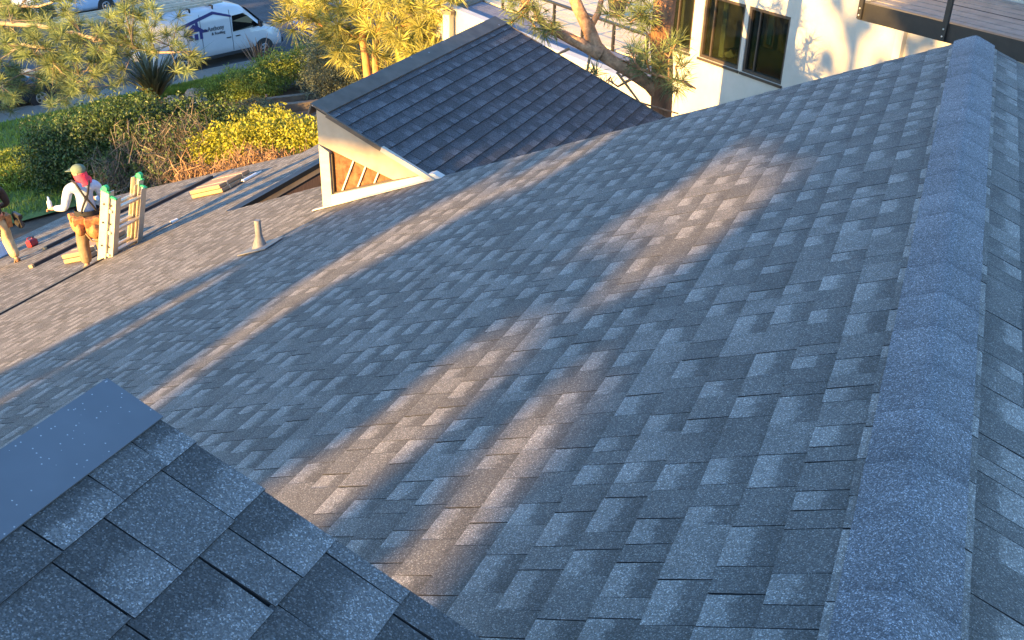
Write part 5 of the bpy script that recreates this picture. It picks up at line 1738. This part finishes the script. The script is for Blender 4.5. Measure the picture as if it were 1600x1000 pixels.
mb.build('furniture', mat('grey_green_furniture', (0.30, 0.34, 0.28), 0.7, 0.2, 5), house)
mb = MB()
for k in range(7):
    a = k * .9
    c = wp(-1.62, -.35, Z0 + .10)
    mb.prism([c, c + WU * (.18 * math.cos(a)) + Vector((0, 0, .05 + .03 * (k % 3))) + WN * (.1 * math.sin(a)), c + WU * (.30 * math.cos(a)) + WN * (.18 * math.sin(a)), c + WU * (.16 * math.cos(a)) + WN * (.08 * math.sin(a)) - Vector((0, 0, .03))], (0, 0, .012))
mb.build('window_plant', M_CURT, house)
mb = MB(); wbox(mb, 2.28, 2.42, .09, .005, -5, -1.15); mb.build('downspout', M_WHITE, house)

deck = empty('timber_deck', wp(3.16, 2.0, -.95), 0, 'raised deck with black steel edge beam and weathered planks at the top right corner', 'deck')
DKO = Vector(deck.location)


def dbox(mb, *a):
    wbox(mb, *a)
    mb.v[-8:] = [tuple(Vector(q) - DKO) for q in mb.v[-8:]]


mb = MB(); dbox(mb, 3.12, 7.4, 2.06, 1.98, -1.19, -.955); mb.build('edge_beam', M_BLACK, deck)
mb = MB(); dbox(mb, 3.12, 3.20, 1.975, .02, -1.19, -.955); mb.build('edge_beam', M_BLACK, deck)
M_PLANK = mat('weathered_plank', (0.21, 0.185, 0.16), 0.8, 0.2, 5, stretch=(1, 1, 1), bump=0.1)
k = 0
o = 1.97
while o > .15:
    mb = MB(); dbox(mb, 3.205, 7.4, o, o - .125, -.985, -.955 + .006 * (k % 2)); mb.build('plank', M_PLANK, deck)
    o -= .134; k += 1
for u in (3.17, 4.52, 5.9, 7.2):
    mb = MB(); dbox(mb, u - .035, u + .035, 2.10, 2.062, -1.17, .15)
    pst = mb.build('railing_post', M_BLACK, deck)
    for z in (-1.03, -1.12):
        b = MB(); b.ball(wp(u, 2.105, z) - DKO, (.012, .012, .012), 8, 5); b.build('bolt', M_ALU, pst)
mb = MB(); dbox(mb, 3.1, 7.4, 2.11, 2.05, .15, .19); mb.build('top_rail', M_BLACK, deck)
mb = MB(); dbox(mb, 4.6, 7.4, .30, .20, -.93, -.62); mb.build('rear_kickboard', M_BLACK, deck)
for z in (-.72, -.50, -.28, -.06):
    mb = MB(); mb.tube([wp(3.17, 2.08, z) - DKO, wp(7.3, 2.08, z) - DKO], .004, 5); mb.build('cable', M_BLACK, deck)

terrace = empty('terrace', wp(-6, 0, -4.2), 0, 'tiled terrace with black cable railing and cream parapet left of the cream house', 'terrace')
TO = Vector(terrace.location)


def tbox(mb, *a):
    wbox(mb, *a)
    mb.v[-8:] = [tuple(Vector(q) - TO) for q in mb.v[-8:]]


mb = MB(); tbox(mb, -15, -3.31, 0, -.22, -9, -4.20); mb.build('parapet_wall', M_STUCCO, terrace)
mb = MB(); tbox(mb, -15, -3.31, .02, -.24, -4.199, -4.15); mb.build('parapet_cap', M_WHITE, terrace)
M_BPLANK = mat('blue_grey_plank', (0.15, 0.155, 0.19), 0.7, 0.2, 4)
o = -.25
while o > -1.22:
    mb = MB(); tbox(mb, -15, -3.31, o, o - .12, -4.26, -4.22); mb.build('plank', M_BPLANK, terrace)
    o -= .132
M_TILE = mat('terrace_tile', (0.70, 0.52, 0.33), 0.8, 0.12, 3)
for i in range(9):
    for j in range(6):
        mb = MB(); tbox(mb, -14.6 + i * 1.2, -14.6 + i * 1.2 + 1.19, -1.4 - j * 1.2, -1.4 - j * 1.2 - 1.19, -4.26, -4.2); mb.build('tile', M_TILE, terrace)
for u in np.arange(-14.3, -3.4, 1.27):
    u = float(u)
    mb = MB(); tbox(mb, u - .03, u + .03, -1.27, -1.33, -4.25, -3.6); mb.build('railing_post', M_BLACK, terrace)
mb = MB(); tbox(mb, -15, -3.31, -1.25, -1.35, -3.6, -3.55); mb.build('top_rail', M_BLACK, terrace)
for z in (-4.08, -3.31, -3.84, -3.72):
    mb = MB(); mb.tube([wp(-15, -1.3, z) - TO, wp(-3.31, -1.3, z) - TO], .006, 5); mb.build('cable', M_GALV, terrace)
for u in (-13.6, -9.6, -7.2):
    e = empty('planter_pot', wp(u, -3.6, -4.2), 0, {-13.6: 'dark planter pot farthest left on the terrace', -9.6: 'dark planter pot in the middle of the tiled terrace', -7.2: 'dark planter pot on the terrace nearest the cream house'}[u], 'pot', 'pots on the terrace')
    mb = MB(); mb.tube([(0, 0, 0), (0, 0, .5), (0, 0, .55)], [.2, .28, .3], 14); mb.build('pot', M_BLACK, e)
    V, F, t = leaf_quads(blob_points([(0, 0, .8, .35, .35, .35)], 300, RNG), .14, RNG)
    link('foliage', np_mesh('foliage', V, F, M_LEAFD, {'tone': t}), e)
gw = empty('garden_wall', (-12.85, 25, gz(-12.85, 25)), 0, 'low cream garden wall with a pale coping behind the dormer peak', 'wall')
gd = Vector((.16, 2.5, 0)).normalized()
zt = -4.28 - gz(-12.85, 25)
mb = MB(); mb.bar(Vector((0, 0, zt / 2 - .2)), Vector((0, 0, zt / 2 - .2)) + gd * 5, .2, zt + .4); mb.build('wall_face', M_STUCCO, gw)
mb = MB(); mb.bar(Vector((0, 0, zt + .05)), Vector((0, 0, zt + .05)) + gd * 5, .3, .1); mb.build('coping', M_TIMB, gw)
ogm = link('far_hill', np_mesh('far_hill', [(-120, 95, -9), (60, 95, -9), (60, 120, 25), (-120, 120, 25)], [(0, 1, 2, 3)], M_LEAFK, {'tone': [1.0] * 4}))
ogm['kind'] = 'structure'

# ------------------------------------------------------------------ unseen trees behind the camera, crowns shaped to throw the streaky shade
QY = -14.0
KX, KZ = SUN_DIR.x / SUN_DIR.y, -SUN_DIR.z / SUN_DIR.y


def to_q(P):
    d = P[:, 1] - QY
    return P[:, 0] - KX * d, P[:, 2] + KZ * d


def lit_gap(x, z):
    """mask of gaps left in the crowns where sun streaks should fall"""
    xl = np.interp(z, [.0, .37, .83, 1.21, 1.62, 2.03, 2.25], [-13.5, -13.49, -13.42, -13.22, -12.99, -12.2, -11.9])
    n = np.random.default_rng(len(x)).normal(size=(2, len(x))) * 0.09      # ragged crown edges: scattered leaves, dappled light
    x = x + n[0]
    z = z + n[1] * .5
    g = x < xl
    c1 = np.interp(z, [.3, .59, .79, .96, 1.3], [-12.4, -12.55, -12.69, -12.88, -13.0])
    g |= (np.abs(x - c1) < .30) & (z < 1.2)
    c2 = np.interp(z, [1.2, 1.35, 1.46, 1.59, 1.79, 2.1, 2.45], [-10.2, -10.35, -10.68, -10.95, -11.1, -10.96, -10.89])
    g |= (np.abs(x - c2) < .52) & (z < 2.6)
    g |= (np.abs(x + 7.95) < .48) & (z < 2.45)
    c4 = np.interp(z, [2.1, 2.36, 2.6], [-6.85, -7.07, -7.2])
    g |= (np.abs(x - c4) < .36) & (z < 2.58)
    g |= (x > -8.72) & (x < -7.42) & (z > 2.52 + .1 * np.sin(x * 9)) & (z < 3.2)
    g |= (np.abs(x + 9.55) < .16) & (z > 1.5) & (z < 2.5)
    return g


def grove_tree(label, base, trunk_top, trunk_r, box, n, size, keep, seed):
    rng = np.random.default_rng(seed)
    o = np.array([base[0], base[1], gz(*base)])
    e = empty('unseen_shade_tree', o, 0, label, 'tree', 'unseen trees behind the camera, shaped to cast shade')
    mb = MB(); mb.tube([(0, 0, -.2), (0, 0, (trunk_top - o[2]) * .5), (0, 0, trunk_top - o[2])], [trunk_r, trunk_r * .85, trunk_r * .6], 10); mb.build('trunk', M_BARK, e)
    P = np.stack([rng.uniform(*box[0], n), rng.uniform(*box[1], n), rng.uniform(*box[2], n)], -1)
    x, z = to_q(P)
    P = P[keep(x, z, rng)]  # leaves kept only where their shade should fall
    V, F, t = leaf_quads(P, size, rng)
    link('crown', np_mesh('crown', V - o, F, M_LEAFK, {'tone': t}), e)


def q_box(x0, x1, z0, z1, Y, dy=1.2):
    d = QY - Y
    return ((x0 - KX * d, x1 - KX * d), (Y - dy, Y + dy), (z0 + KZ * d, z1 + KZ * d))


def keep_main(x, z, rng):
    k = ~lit_gap(x, z)
    # upper crown cut to clumps and a wedge to shape light on the cream house
    thin = (x < -10.3) & (z > 2.35)
    clump = np.sin(x * 5.1 + 1.0) * np.sin(z * 5.7 + .4) + .5 * np.sin(x * 11 + z * 7) > .38
    wedge = (x > -14.62) & (x < -12.6) & (z > 2.2) & (z < 2.5 + (-12.8 - x) * .75) & (z < 3.9)
    return np.where(thin, clump & (x > -12.9), k) | wedge


grove_tree('tall dark pine left of the group behind the camera', (-13.2, -17), 5.5, .22, q_box(-14.7, -10.45, -.2, 4.6, -17), 110000, .20, keep_main, 71)
grove_tree('bushy dark pine in the middle of the group behind the camera', (-10.8, -19.5), 7, .25, q_box(-10.6, -8.0, 0, 5.0, -19.5), 70000, .20, keep_main, 72)
grove_tree('broad dark pine at the right of the group behind the camera', (-6.8, -18), 7, .25, q_box(-8.1, -2.0, 0, 5.2, -18), 130000, .22, keep_main, 73)
clumpy = lambda fx, fz, thr: (lambda x, z, rng: np.sin(x * fx) * np.sin(z * fz + 1) + .6 * np.sin(x * fx * 2.3 + z * 2) > thr)
grove_tree('unseen wide tree behind the camera, added to shade the street', (-45, -24), 4, .4, q_box(-52, -35.8, -3.8, 1.15, -24, 2), 30000, .5, clumpy(1.3, 1.9, -.75), 74)
grove_tree('unseen small tree behind the camera, added to shade the garden bed', (-36.5, -24), 2, .25, q_box(-34.2, -31.9, -1.5, -.55, -24), 9000, .32, clumpy(3.1, 2.6, -.45), 75)
grove_tree('unseen low tree behind the camera, added to shade the dark hedge', (-33.0, -24), 1.0, .2, q_box(-31.4, -27.2, -3.2, -.95, -24), 10000, .32, clumpy(2.7, 3.2, -.75), 76)
grove_tree('unseen young tree behind the camera, added to shade the lower roof corner', (-28.7, -24), .2, .15, q_box(-26.6, -23.9, -4.5, -1.55, -24), 14000, .30, lambda x, z, r: x < -24.2 + .25 * np.sin(z * 5), 77)
